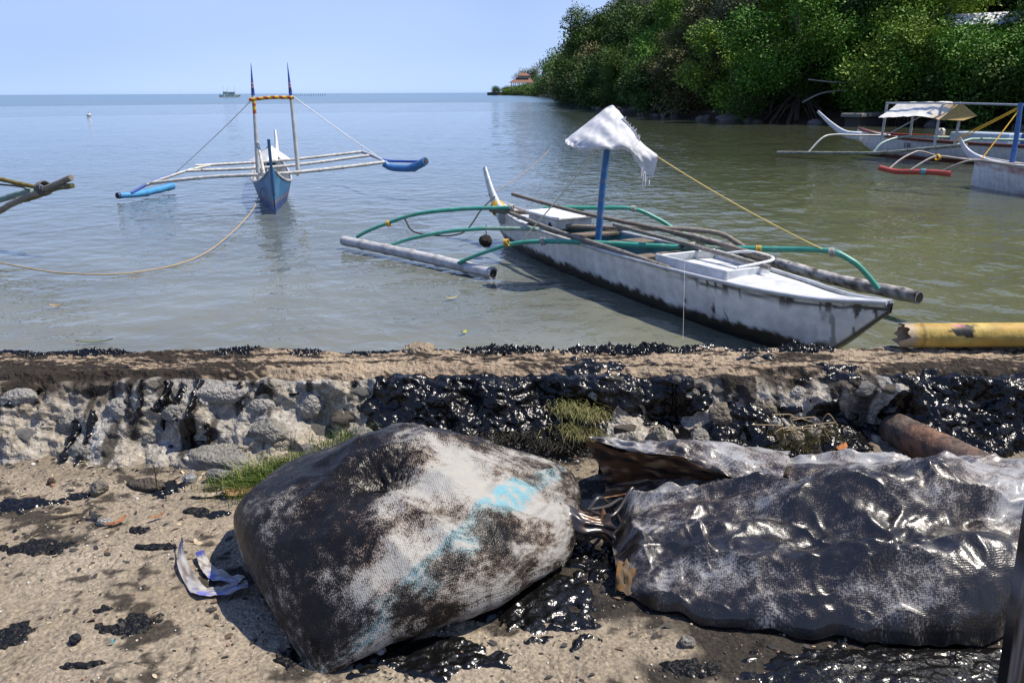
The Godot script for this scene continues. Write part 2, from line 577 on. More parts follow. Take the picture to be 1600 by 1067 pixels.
func sea_wall() -> void:
	var t0 := thing("sea_wall", "low rubble stone sea wall with flat concrete top smeared with black oil", "sea wall")
	var xs := axis(-16, -3.3, 3.5, 16, 0.0088, 1.2)
	var ts := PackedFloat32Array()
	for k in 58:
		ts.append(k / 58.0)
	for k in 46:
		ts.append(1.0 + k / 46.0)
	for k in 8:
		ts.append(2.0 + 0.6 * k / 7.0)
	var p := PackedVector3Array()
	var c := PackedColorArray()
	var q := PackedVector3Array()
	var keep := PackedByteArray()
	var black := PackedColorArray()
	for t in ts:
		for x in xs:
			var at := wall_at(x, t)
			p.append(at)
			c.append(wall_colour(x, t, at))
			var o := wall_oil(x, t)
			keep.append(1 if o > -0.05 else 0)
			var out := Vector3(0, 0.55, 0.83) if t <= 0.97 else Vector3(0, 1, 0.2)
			q.append(at + out * (lerpf(-0.008, 0.006, sm(-0.12, 0.12, o)) + sm(0.0, 0.3, o) * (0.006 * nz(x * 30.0, at.y * 30.0, at.z * 30.0) + 0.005 * nz(x * 62.0, at.y * 62.0, at.z * 62.0))))
			black.append(Color(0.006, 0.006, 0.006))
	var b := Buf.new()
	b.grid(p, xs.size(), ts.size(), c)
	part("masonry", b, M.stone, t0)
	b = Buf.new()
	b.grid(q, xs.size(), ts.size(), black, PackedVector2Array(), false, keep)
	var oil := part("oil_coating", b, M.thick_oil, t0)
	oil.set_meta("label", "wet black oil coating the wall")
	# stones that stand out of the face
	var list := [
		[-1.07, 0.17, 0.105, 0.062, 0], [-1.39, 0.42, 0.062, 0.03, 0], [-1.70, 0.58, 0.07, 0.05, 0], [-1.78, 0.14, 0.12, 0.032, 0], [-0.80, 0.78, 0.052, 0.05, 1],
		[-1.13, 0.84, 0.09, 0.036, 1], [-1.88, 0.82, 0.055, 0.035, 1], [-0.56, 0.38, 0.06, 0.045, 0], [0.545, 0.45, 0.03, 0.04, 2], [0.70, 0.36, 0.036, 0.055, 0],
		[0.52, 0.80, 0.032, 0.03, 1], [-0.92, 0.46, 0.06, 0.045, 0], [-1.58, 0.30, 0.06, 0.04, 0], [-1.26, 0.62, 0.05, 0.034, 0], [-2.02, 0.45, 0.075, 0.055, 0],
		[-2.2, 0.2, 0.08, 0.05, 0], [-2.15, 0.75, 0.06, 0.04, 1], [0.95, 0.66, 0.07, 0.045, 2], [0.88, 0.42, 0.036, 0.04, 0], [1.14, 0.42, 0.04, 0.03, 1],
		[1.10, 0.82, 0.036, 0.034, 1], [1.2, 0.86, 0.03, 0.022, 1], [0.80, 0.60, 0.05, 0.05, 2], [1.03, 0.84, 0.022, 0.03, 1], [0.31, 0.82, 0.028, 0.03, 1], [-1.50, 0.66, 0.05, 0.045, 1], [-0.97, 0.72, 0.045, 0.03, 1]]
	var k := 0
	for s in list:
		k += 1
		b = Buf.new()
		var col: Color = [Color(0.34, 0.325, 0.285), Color(0.45, 0.43, 0.39), Color(0.28, 0.24, 0.18)][s[4]]
		var big: float = 1.3 if s[0] < -0.4 else 1.05
		rock(b, k * 3.7, V(s[2], s[3], minf(s[2], s[3]) * 0.8) * big, col, 9, 0.07, 34, 22, 0.05)
		var o := part("stone", b, M.loose_stone, t0)
		var at := wall_at(s[0], s[1])
		o.position = at + V(0, -0.010, -0.016)
		o.rotation = V(-0.5, 0.0, 0.25 * nz(k * 1.7, 3.0))
	# smaller rubble packed between them
	var shapes := []
	for j in 10:
		b = Buf.new()
		rock(b, j * 5.1 + 200.0, V(1, 0.8, 0.75), Color.WHITE, 9, 0.07, 30, 20, 0.04)
		shapes.append(b.mesh())
	var row := 0
	for t in [0.10, 0.30, 0.50, 0.70, 0.86]:
		var x := -3.4 + 0.06 * row
		while x < 3.4:
			k += 1
			var half := 0.034 + 0.05 * pow(fposmod(k * 0.618, 1.0), 2.0)
			x += half
			var taken := false
			for s in list:
				if absf(s[0] - x) < s[2] + half * 0.7 and absf(s[1] - t) * 0.36 < s[3] + 0.03:
					taken = true
			var at := wall_at(x, t + 0.05 * nz(k * 1.3, 7.0))
			var oiled := wall_oil(x, t) > -0.08
			if not taken and fposmod(k * 0.381, 1.0) < (0.45 if oiled else 0.72):
				var m: Material = M["loose_stone_%d" % (k % 4)]
				var o := put("stone", shapes[k % 10], m, t0)
				if oiled:
					o.material_override = M.oiled_stone
				o.scale = V(half, minf(half * 0.75, 0.045), half * 0.7) * 1.05
				o.position = at - V(0, 0.55, 0.83) * half * (0.22 if oiled else 0.30)
				o.rotation = V(-0.6 + 0.3 * nz(k * 2.0, 1.0), 0.4 * nz(k * 3.0, 2.0), 0.5 * nz(k * 1.7, 3.0))
			x += half * 1.15
		row += 1
	# runs of oil down the face: [x, from, to, half width]
	for s in [[-1.665, 0.60, 0.03, 0.026], [-1.595, 0.70, 0.06, 0.021], [-1.40, 0.98, 0.62, 0.009], [-1.325, 0.98, 0.5, 0.015], [-1.21, 0.99, 0.35, 0.02], [-1.04, 0.98, 0.72, 0.008], [-1.02, 0.34, 0.12, 0.015], [-1.15, 0.55, 0.2, 0.016], [-1.27, 0.95, 0.55, 0.024], [-1.82, 0.97, 0.8, 0.007], [0.62, 0.9, 0.45, 0.01]]:
		var m := 46
		p = PackedVector3Array()
		c = PackedColorArray()
		for y in m:
			var f := float(y) / (m - 1)
			var t := lerpf(s[1], s[2], f)
			var half: float = s[3] * (0.75 + 0.5 * nz(f * 6.0, s[0] * 9.0)) * (1.0 if f < 0.92 else sqrt(maxf(0.0, 1.0 - pow((f - 0.92) / 0.08, 2))) + 0.02)
			for x in 9:
				var e := x / 4.0 - 1.0
				var wx: float = s[0] + e * half + 0.01 * nz(f * 5.0, s[0] * 3.0)
				var at := wall_at(wx, t)
				# a run bridges the small hollows it meets
				var up := wall_at(s[0], minf(t + 0.07, 1.0))
				at.z = maxf(at.z, lerpf(at.z, up.z, 0.35))
				p.append(at + V(0, 0.55, 0.83) * (0.020 * (1.0 - e * e) - 0.001 + 0.003 * nz(wx * 70.0, f * 60.0)))
				c.append(Color(0.006, 0.006, 0.006))
		b = Buf.new()
		b.grid(p, 9, m, c)
		part("oil_run", b, M.thick_oil, t0)
	# clots of oil, weed and rubble along the back edge
	for s in [[-1.75, 0.10, 0.020], [-1.68, 0.06, 0.024], [-1.20, 0.05, 0.014], [-1.12, 0.06, 0.016], [-0.86, 0.08, 0.012], [-0.62, 0.07, 0.013], [-0.10, 0.10, 0.022], [-0.02, 0.11, 0.034], [0.07, 0.08, 0.022], [0.30, 0.10, 0.022], [0.46, 0.12, 0.034], [0.58, 0.12, 0.040], [0.70, 0.09, 0.022], [1.02, 0.06, 0.014], [1.19, 0.08, 0.034], [1.28, 0.06, 0.02], [-2.0, 0.07, 0.012]]:
		p = PackedVector3Array()
		c = PackedColorArray()
		keep = PackedByteArray()
		for y in 40:
			for x in 56:
				var fx := 2.6 * x / 55.0 - 1.3
				var fz := 2.6 * y / 39.0 - 1.3
				var wx: float = s[0] + fx * s[1]
				var at := wall_at(wx, 1.86 + fz * 0.135) if 1.86 + fz * 0.135 < 2.0 else wall_at(wx, 2.0) + V(0, 0, -(fz * 0.135 - 0.14) * 0.3)
				var d := 1.0 - sqrt(fx * fx + fz * fz) + 0.5 * nz(wx * 22.0, fz * 2.5, s[0] * 5.0) + 0.3 * nz(wx * 60.0, fz * 6.0, 4.0)
				keep.append(1 if d > 0.0 else 0)
				var up: float = s[2] * sqrt(clampf(d, 0.0, 1.0)) * (0.75 + 0.5 * nz(wx * 40.0, fz * 4.0, 8.0)) + 0.010 * maxf(0.0, nz(wx * 85.0, fz * 9.0, 12.0)) + 0.006 * nz(wx * 150.0, fz * 15.0, 13.0)
				p.append(at + V(0, up * sm(-0.1, 0.15, d) - 0.006, 0))
				c.append(Color(0.006, 0.006, 0.006))
		b = Buf.new()
		b.grid(p, 56, 40, c, PackedVector2Array(), false, keep)
		part("oil_clot", b, M.thick_oil, t0)
	b = Buf.new()
	rock(b, 77.0, V(0.08, 0.028, 0.05), Color(0.5, 0.4, 0.28), 7, 0.2, 26, 16)
	var lump := part("stone", b, M.loose_stone, t0)
	lump.position = wall_at(-0.38, 1.93)

func sea() -> void:
	var nu := 460
	var nv := 520
	var p := PackedVector3Array()
	var c := PackedColorArray()
	for y in nv:
		var f := float(y) / (nv - 1)
		var r := 1.9 * pow(9000.0 / 1.9, pow(f, 1.15))
		for x in nu:
			# finer in the middle of the view
			var e := 2.0 * x / (nu - 1) - 1.0
			var a := e * (0.55 + 0.95 * e * e)
			var wx := r * sin(a)
			var wz := -1.4 - r * cos(a)
			var fade := 1.0 / (1.0 + r / 40.0)
			var h := 0.0
			if r < 300.0:
				var more := 1.0 + 2.4 * sm(0.5, 7.0, wx) * clampf(0.5 + 1.5 * nz(wx * 0.12, wz * 0.12, 77.0), 0.0, 1.0)
				h = 0.010 * more * nz(wx * 0.9, wz * 1.3) + 0.006 * more * nz(wx * 2.1 + 5.0, wz * 2.7, 3.0) + 0.012 * nz(wx * 0.25, wz * 0.4, 8.0)
			p.append(V(wx, W + h * fade, wz))
			# clear shallow water over mud at the wall, deeper and bluer outside
			var shallow := exp(-maxf(0.0, -wz - 3.0) / 9.0)
			var q := Color(0.055, 0.085, 0.095).lerp(Color(0.165, 0.16, 0.115), shallow)
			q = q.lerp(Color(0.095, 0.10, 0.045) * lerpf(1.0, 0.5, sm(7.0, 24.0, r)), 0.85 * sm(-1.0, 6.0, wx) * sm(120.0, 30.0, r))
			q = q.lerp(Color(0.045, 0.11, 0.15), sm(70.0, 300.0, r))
			q *= 1.0 + 0.35 * fb(wx * 0.35, wz * 0.5, 160.0) * fade
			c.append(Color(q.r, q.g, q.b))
	# calm by the shore, ruffled by the wind farther out
	var from := 0
	for ring in [[78.0, M.water], [150.0, M.open_water], [1e9, M.far_water]]:
		var to := from
		while to < nv - 1 and absf(p[to * nu + nu / 2].z) < ring[0]:
			to += 1
		var b := Buf.new()
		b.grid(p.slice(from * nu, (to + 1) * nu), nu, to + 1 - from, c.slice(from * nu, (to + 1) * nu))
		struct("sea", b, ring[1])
		from = to

# ---------------------------------------------------------------- boats
# a hull lofted through stations [x, sheer, half beam, keel]; dress(x, y, sheer, keel, side) colours it
func station(st: Array, x: float) -> Array:
	for k in st.size() - 1:
		if x <= st[k + 1][0] or k == st.size() - 2:
			var f: float = clampf((x - st[k][0]) / (st[k + 1][0] - st[k][0]), 0, 1)
			var o := [x]
			for j in [1, 2, 3]:
				var a: float = st[k][j]
				var b: float = st[k + 1][j]
				var m0: float = (b - st[maxi(k - 1, 0)][j]) / maxf(st[k + 1][0] - st[maxi(k - 1, 0)][0], 0.01) * (st[k + 1][0] - st[k][0])
				var m1: float = (st[mini(k + 2, st.size() - 1)][j] - a) / maxf(st[mini(k + 2, st.size() - 1)][0] - st[k][0], 0.01) * (st[k + 1][0] - st[k][0])
				var f2 := f * f
				var f3 := f2 * f
				o.append((2 * f3 - 3 * f2 + 1) * a + (f3 - 2 * f2 + f) * m0 + (-2 * f3 + 3 * f2) * b + (f3 - f2) * m1)
			return o
	return st[0]

func hull(st: Array, dress: Callable, inset := 0.0, lift := 0.0, nx := 220, na := 36, bend := 0.42) -> Buf:
	var p := PackedVector3Array()
	var c := PackedColorArray()
	var x0: float = st[0][0] + inset
	var x1: float = st[-1][0] - inset
	for k in nx:
		var x := lerpf(x0, x1, float(k) / (nx - 1))
		var s := station(st, x)
		var hb := maxf(s[2] - inset, 0.004)
		var keel: float = minf(s[3] + lift, s[1] - 0.03)
		for a in na:
			var e := 2.0 * a / (na - 1) - 1.0
			var y := lerpf(keel, s[1], pow(absf(e), 1.25))
			var z := hb * signf(e) * pow(absf(e), bend)
			p.append(V(x, y, z))
			c.append(dress.call(x, y, s[1], keel, signf(e)))
	var b := Buf.new()
	b.grid(p, na, nx, c)
	return b

# a deck between the two gunwales
func deck(st: Array, x0: float, x1: float, drop: float, crown: float, col: Color, inset := 0.012) -> Buf:
	var p := PackedVector3Array()
	var c := PackedColorArray()
	for k in 40:
		var x := lerpf(x0, x1, k / 39.0)
		var s := station(st, x)
		for a in 9:
			var e := a / 4.0 - 1.0
			p.append(V(x, s[1] - drop + crown * (1.0 - e * e), maxf(s[2] - inset, 0.002) * e))
			var t := 0.93 + 0.14 * nz(x * 3.0, e * 3.0, 4.0)
			c.append(Color(col.r * t, col.g * t, col.b * t))
	var b := Buf.new()
	b.grid(p, 9, 40, c)
	return b

func rail(st: Array, x0: float, x1: float, side: float, r: float, col: Color, up := 0.0, out := 0.0, worn := Color(0.2, 0.17, 0.13), wear := 0.25) -> Buf:
	var p := PackedVector3Array()
	for k in 41:
		var x := lerpf(x0, x1, k / 40.0)
		var s := station(st, x)
		p.append(V(x, s[1] + up, side * (s[2] + out)))
	var b := Buf.new()
	var rad := PackedFloat32Array()
	var c := PackedColorArray()
	for k in 41:
		rad.append(r)
		c.append(col.lerp(worn, clampf(wear * (0.6 + 1.6 * nz(k * 0.4, side * 5.0)), 0, 1)))
	b.tube(p, rad, c, 6)
	return b

func spar(called: String, t: Node3D, pts: Array, r0: float, r1: float, col: Color, m: Material, worn := Color(0.16, 0.13, 0.1), wear := 0.3, knots := 0.35) -> MeshInstance3D:
	var b := Buf.new()
	pole(b, loc(t, pts), r0, r1, col, worn, wear, knots)
	return part(called, b, m, t)

func tie(called: String, t: Node3D, pts: Array, r: float, col: Color) -> MeshInstance3D:
	var b := Buf.new()
	cord(b, loc(t, pts), r, col)
	return part(called, b, M.rope, t)

# a tapered post with painted bands
func white_boat() -> void:
	var t := thing("outrigger_boat", "white outrigger boat with green booms and blue post, oil dripping over its near bow", "boat", V(1.10, W, -7.32), -1.1217)
	var st := [[-2.86, 0.46, 0.012, 0.10], [-2.5, 0.40, 0.12, -0.04], [-1.7, 0.37, 0.27, -0.14], [-0.4, 0.385, 0.36, -0.17], [0.9, 0.405, 0.37, -0.16], [1.8, 0.415, 0.28, -0.10], [2.4, 0.435, 0.14, 0.04], [2.86, 0.50, 0.012, 0.44]]
	var white := Color(0.93, 0.90, 0.85)
	var dress := func(x: float, y: float, sheer: float, keel: float, side: float) -> Color:
		var q := white * (0.93 + 0.14 * nz(x * 2.0, y * 5.0, side))
		q = q.lerp(Color(0.42, 0.38, 0.31), clampf(0.22 * fb(x * 3.4, y * 9.0, side * 4.0), 0, 0.4))
		# slime and old oil up to the waterline
		var line := 0.115 + 0.03 * fb(x * 2.0, side * 9.0) + 0.02 * nz(x * 9.0, side)
		q = q.lerp(Color(0.055, 0.042, 0.022), sm(line + 0.018, line - 0.018, y + 0.02 * nz(x * 14.0, y * 40.0)))
		q = q.lerp(Color(0.02, 0.016, 0.012), sm(0.07, 0.02, y + 0.03 * nz(x * 6.0, y * 20.0)))
		# tar along the near sheer and its runs
		var down := sheer - y
		var run := sm(0.25, 0.5, nz(x * 16.0, y * 1.5, side * 3.0))
		var tar := sm(0.012, 0.0, absf(down - 0.035 - 0.012 * nz(x * 5.0, 2.0)) - 0.006) * sm(0.9, 1.5, x)
		tar = maxf(tar, run * sm(0.12, 0.03, down) * sm(1.0, 1.6, x))
		tar = maxf(tar, sm(0.36, 0.5, nz(x * 13.0, y * 5.0, 17.0 + side)) * sm(2.25, 2.7, x))
		tar = maxf(tar, sm(0.45, 0.6, nz(x * 9.0, y * 7.0, 27.0) + 0.3 * nz(x * 30.0, y * 26.0, 28.0)) * sm(0.30, 0.18, y) * sm(1.0, 1.3, x) * sm(1.9, 1.6, x))
		# plank seams and fastenings show faintly through the paint
		q = q.lerp(Color(0.45, 0.43, 0.40), 0.5 * sm(0.006, 0.002, absf(sheer - y - 0.062)))
		tar = maxf(tar, sm(2.80, 2.85, x))
		# the stem's black cutwater
		tar = maxf(tar, sm(2.3, 2.4, x) * sm(0.04, 0.015, y - keel))
		q = q.lerp(Color(0.02, 0.017, 0.016), 0.95 * tar)
		return Color(q.r, q.g, q.b)
	part("hull", hull(st, dress, 0.0, 0.0, 420, 56, 0.36), M.paint, t)
	var teal := Color(0.06, 0.22, 0.27)
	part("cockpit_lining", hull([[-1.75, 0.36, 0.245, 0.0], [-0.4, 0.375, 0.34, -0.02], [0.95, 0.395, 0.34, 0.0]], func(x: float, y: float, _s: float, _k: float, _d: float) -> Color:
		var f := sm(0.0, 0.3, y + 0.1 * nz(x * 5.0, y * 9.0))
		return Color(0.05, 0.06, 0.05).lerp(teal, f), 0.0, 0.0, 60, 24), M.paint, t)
	part("foredeck", deck(st, 0.92, 2.84, 0.012, 0.03, Color(0.74, 0.76, 0.77)), M.paint, t)
	part("stern_deck", deck(st, -2.84, -1.72, 0.012, 0.03, Color(0.70, 0.72, 0.73)), M.paint, t)
	for s in [1.0, -1.0]:
		part("gunwale", rail(st, -2.8, 2.84, s, 0.016, Color(0.6, 0.62, 0.63), 0.004, 0.004), M.paint, t)
	# upswept stern piece
	var b := Buf.new()
	var sp := curve(loc(t, [V(-0.10, -0.10, -9.45), V(-0.17, -0.02, -9.68), V(-0.25, 0.15, -9.9), V(-0.33, 0.40, -10.1)]), 8)
	var rad := PackedFloat32Array()
	var col := PackedColorArray()
	for k in sp.size():
		rad.append(lerpf(0.12, 0.045, float(k) / (sp.size() - 1)))
		col.append(Color(0.66, 0.68, 0.68).lerp(Color(0.2, 0.17, 0.13), 0.5 * maxf(0.0, nz(k * 0.6, 3.0))))
	b.tube(sp, rad, col, 8, 0.5)
	part("stern_post", b, M.paint, t)
	b = Buf.new()
	lashing(b, sp[7], sp[8] - sp[7], 0.08, Color(0.6, 0.36, 0.03))
	part("lashing", b, M.rope, t)
	# hatch box and low coaming
	b = Buf.new()
	b.box(V(-1.38, 0.44, -0.02), V(0.62, 0.10, 0.44), Basis(), Color(0.66, 0.67, 0.66), 0.01)
	var hatch := part("hatch_box", b, M.paint, t)
	b = Buf.new()
	b.box(V(-1.36, 0.508, -0.02), V(0.68, 0.03, 0.50), Basis(Vector3.UP, 0.03), Color(0.74, 0.76, 0.76), 0.008)
	part("lid", b, M.paint, hatch)
	b = Buf.new()
	b.box(V(1.22, 0.43, 0.265), V(0.78, 0.11, 0.022), Basis(Vector3.UP, 0.10), Color(0.66, 0.69, 0.71), 0.004)
	b.box(V(1.26, 0.43, -0.215), V(0.70, 0.11, 0.022), Basis(Vector3.UP, -0.10), Color(0.66, 0.69, 0.71), 0.004)
	b.box(V(1.60, 0.43, 0.02), V(0.022, 0.11, 0.42), Basis(), Color(0.68, 0.71, 0.73), 0.004)
	b.box(V(0.88, 0.43, 0.02), V(0.022, 0.11, 0.56), Basis(), Color(0.6, 0.63, 0.65), 0.004)
	part("coaming", b, M.paint, t)
	b = Buf.new()
	cord(b, curve(PackedVector3Array([V(1.15, 0.50, -0.1), V(1.3, 0.535, -0.24), V(1.5, 0.53, -0.27), V(1.6, 0.52, -0.2), V(1.58, 0.49, 0.1)]), 8), 0.011, Color(0.7, 0.71, 0.7))
	part("wire_hoop", b, M.rope, t)
	for s in [[-0.75, 0.16], [-0.2, 0.2], [0.45, 0.13]]:
		b = Buf.new()
		b.box(V(s[0], 0.375, 0), V(s[1], 0.03, 0.70), Basis(), Color(0.20, 0.165, 0.13), 0.005)
		part("thwart", b, M.wood, t)
	# floats, booms and braces
	var grey := Color(0.66, 0.66, 0.66)
	var green := Color(0.03, 0.33, 0.24)
	var pale := Color(0.35, 0.44, 0.36)
	var dark := Color(0.23, 0.19, 0.15)
	var f1 := spar("float", t, [V(-1.97, -0.35, -9.27), V(-1.11, -0.37, -8.53), V(-0.18, -0.39, -7.64)], 0.055, 0.058, grey, M.bamboo, Color(0.2, 0.18, 0.15), 0.25, 0.42)
	f1.set_meta("label", "thick pale bamboo float on the open side")
	for e in [[V(-0.18, -0.39, -7.64), V(-1.11, -0.37, -8.53)], [V(-1.97, -0.35, -9.27), V(-1.11, -0.37, -8.53)]]:
		b = Buf.new()
		var q := loc(t, e)
		var d: Vector3 = (q[0] - q[1]).normalized()
		b.tube(PackedVector3Array([q[0] - d * 0.02, q[0] + d * 0.003]), PackedFloat32Array([0.042, 0.042]), PackedColorArray([Color(0.04, 0.035, 0.03), Color(0.04, 0.035, 0.03)]), 14)
		part("hollow_end", b, M.wood, f1)
	var f2 := spar("float", t, [V(1.92, -0.33, -9.90), V(2.40, -0.30, -8.20), V(2.81, -0.27, -6.83), V(3.20, -0.25, -6.06)], 0.044, 0.055, Color(0.60, 0.58, 0.54), M.bamboo, Color(0.05, 0.04, 0.035), 0.8, 0.4)
	f2.set_meta("label", "grey bamboo float streaked with black oil")
	b = Buf.new()
	var q2 := loc(t, [V(3.20, -0.25, -6.06), V(2.81, -0.27, -6.83)])
	var d2 := (q2[0] - q2[1]).normalized()
	b.tube(PackedVector3Array([q2[0] - d2 * 0.02, q2[0] + d2 * 0.003]), PackedFloat32Array([0.040, 0.040]), PackedColorArray([Color(0.03, 0.025, 0.02), Color(0.03, 0.025, 0.02)]), 14)
	part("hollow_end", b, M.wood, f2)
	spar("boom", t, [V(-1.85, -0.34, -9.45), V(-1.70, -0.26, -9.42), V(-1.50, -0.18, -9.39), V(-1.11, -0.05, -9.31), V(-0.58, 0.02, -9.21), V(0.01, 0.05, -9.09)], 0.021, 0.025, green, M.paint, pale, 0.15, 0.5)
	spar("boom", t, [V(0.36, 0.055, -9.01), V(0.51, 0.06, -8.98), V(0.93, 0.07, -8.89), V(1.34, 0.07, -8.80), V(1.62, -0.04, -8.74), V(1.83, -0.16, -8.70), V(2.2, -0.3, -8.62)], 0.025, 0.021, green, M.paint, pale, 0.15, 0.5)
	spar("boom_splice", t, [V(-0.25, 0.02, -9.15), V(0.01, 0.0, -9.09), V(0.58, 0.01, -8.97), V(0.8, 0.02, -8.92)], 0.025, 0.025, dark, M.wood)
	spar("boom", t, [V(-1.37, -0.33, -8.80), V(-1.12, -0.24, -8.74), V(-0.69, -0.14, -8.62), V(-0.27, -0.09, -8.51)], 0.018, 0.022, green, M.paint, pale, 0.2, 0.5)
	spar("boom", t, [V(-0.27, -0.09, -8.51), V(0.34, -0.07, -8.33), V(0.5, -0.065, -8.29)], 0.022, 0.022, pale, M.paint, green, 0.5, 0.5)
	spar("boom", t, [V(0.40, -0.03, -8.32), V(0.86, -0.03, -8.18), V(1.30, -0.02, -8.04), V(1.67, -0.01, -7.93), V(2.02, -0.03, -7.81), V(2.20, -0.11, -7.75), V(2.40, -0.26, -7.69)], 0.024, 0.027, dark, M.wood, Color(0.4, 0.37, 0.32), 0.4, 0.5)
	spar("boom", t, [V(-0.54, -0.34, -7.90), V(-0.31, -0.23, -7.81), V(0.00, -0.11, -7.68), V(0.31, -0.06, -7.55), V(0.72, -0.04, -7.37), V(1.17, -0.03, -7.16), V(1.6, -0.02, -6.94)], 0.019, 0.027, green, M.paint, pale, 0.12, 0.5)
	spar("boom", t, [V(1.5, -0.01, -6.99), V(1.69, -0.01, -6.89), V(1.95, 0.0, -6.75)], 0.030, 0.030, pale, M.bamboo, Color(0.1, 0.2, 0.15), 0.5, 0.16)
	spar("boom", t, [V(1.85, 0.0, -6.81), V(2.17, 0.03, -6.63), V(2.56, 0.06, -6.40), V(2.73, 0.0, -6.29), V(2.83, -0.09, -6.24), V(2.93, -0.21, -6.19)], 0.027, 0.021, green, M.paint, pale, 0.12, 0.5)
	spar("brace", t, [V(0.01, 0.25, -8.70), V(0.68, 0.15, -8.00), V(1.52, 0.07, -7.20), V(1.99, 0.07, -6.05)], 0.019, 0.022, Color(0.30, 0.25, 0.2), M.wood, Color(0.12, 0.1, 0.08), 0.4, 0.5)
	spar("brace", t, [V(-0.01, 0.03, -8.80), V(0.39, 0.0, -7.90), V(0.90, -0.02, -6.90), V(1.25, -0.04, -6.20)], 0.022, 0.024, Color(0.30, 0.27, 0.23), M.wood, Color(0.14, 0.12, 0.1), 0.4, 0.5)
	spar("brace", t, [V(0.98, 0.09, -7.60), V(1.59, 0.06, -6.50), V(1.93, 0.04, -5.85)], 0.017, 0.019, Color(0.36, 0.33, 0.28), M.wood, Color(0.14, 0.12, 0.1), 0.4, 0.5)
	var cw := loc(t, [V(-0.05, -0.09, -7.66), V(0.3, -0.06, -7.55), V(1.52, 0.0, -6.98), V(1.6, 0.0, -6.94), V(2.1, 0.02, -6.67), V(2.6, 0.05, -6.38), V(0.42, -0.03, -8.31), V(0.01, 0.05, -9.09), V(-1.45, -0.17, -9.38), V(1.35, 0.07, -8.8)])
	var dir := loc(t, [t.position + V(0.9, 0.1, 0.35)])[0]
	for k in cw.size():
		b = Buf.new()
		lashing(b, cw[k], dir, 0.032, [Color(0.5, 0.33, 0.06), Color(0.35, 0.33, 0.3), Color(0.05, 0.045, 0.04), Color(0.4, 0.38, 0.35)][k % 4])
		part("lashing", b, M.rope, t)
	# the blue post and its stays
	b = Buf.new()
	var pp := curve(loc(t, [V(0.83, -0.12, -7.60), V(0.86, 0.4, -7.6), V(0.90, 0.86, -7.60)]), 14)
	rad = PackedFloat32Array()
	col = PackedColorArray()
	for k in pp.size():
		rad.append(0.032)
		col.append(Color(0.035, 0.16, 0.40).lerp(Color(0.28, 0.3, 0.32), clampf(0.8 * nz(k * 0.9, 5.0), 0, 0.8)))
	b.tube(pp, rad, col, 8)
	part("post", b, M.paint, t)
	spar("cross_stick", t, [V(0.62, 0.83, -7.5), V(0.9, 0.82, -7.56), V(1.2, 0.79, -7.5)], 0.014, 0.016, Color(0.13, 0.10, 0.08), M.wood, Color(0.3, 0.25, 0.2), 0.3, 0.0)
	tie("stay_line", t, sag(V(0.80, 0.80, -7.52), V(0.10, -0.06, -7.60), 0.015), 0.007, Color(0.62, 0.55, 0.38))
	tie("stay_line", t, sag(V(1.31, 0.75, -7.5), V(2.53, 0.07, -6.40), 0.03), 0.006, Color(0.55, 0.42, 0.14))
	tie("hanging_string", t, sag(V(1.34, 0.05, -6.06), V(1.17, -0.32, -5.2), 0.0), 0.0008, Color(0.5, 0.5, 0.5))
	tie("stern_line", t, sag(V(-0.30, 0.10, -9.75), V(0.62, 0.39, -13.4), 0.06), 0.006, Color(0.24, 0.2, 0.17))
	tie("stern_line", t, curve(PackedVector3Array([V(-0.2, 0.1, -9.7), V(-0.35, -0.02, -9.5), V(-0.6, -0.28, -9.3), V(-1.1, -0.25, -9.2), V(-1.25, -0.10, -9.3)]), 8), 0.009, Color(0.03, 0.03, 0.03))
	# anchor weight hanging under the middle boom
	b = Buf.new()
	rock(b, 5.5, V(0.09, 0.07, 0.08), Color(0.05, 0.045, 0.04), 7, 0.1)
	var wgt := part("hanging_weight", b, M.loose_stone, t)
	wgt.position = loc(t, [V(-0.28, -0.27, -8.75)])[0]
	b = Buf.new()
	cord(b, sag(V(0, 0.18, 0), V(0, 0.05, 0), 0.0, 4), 0.006, Color(0.05, 0.05, 0.05))
	part("weight_cord", b, M.rope, wgt)

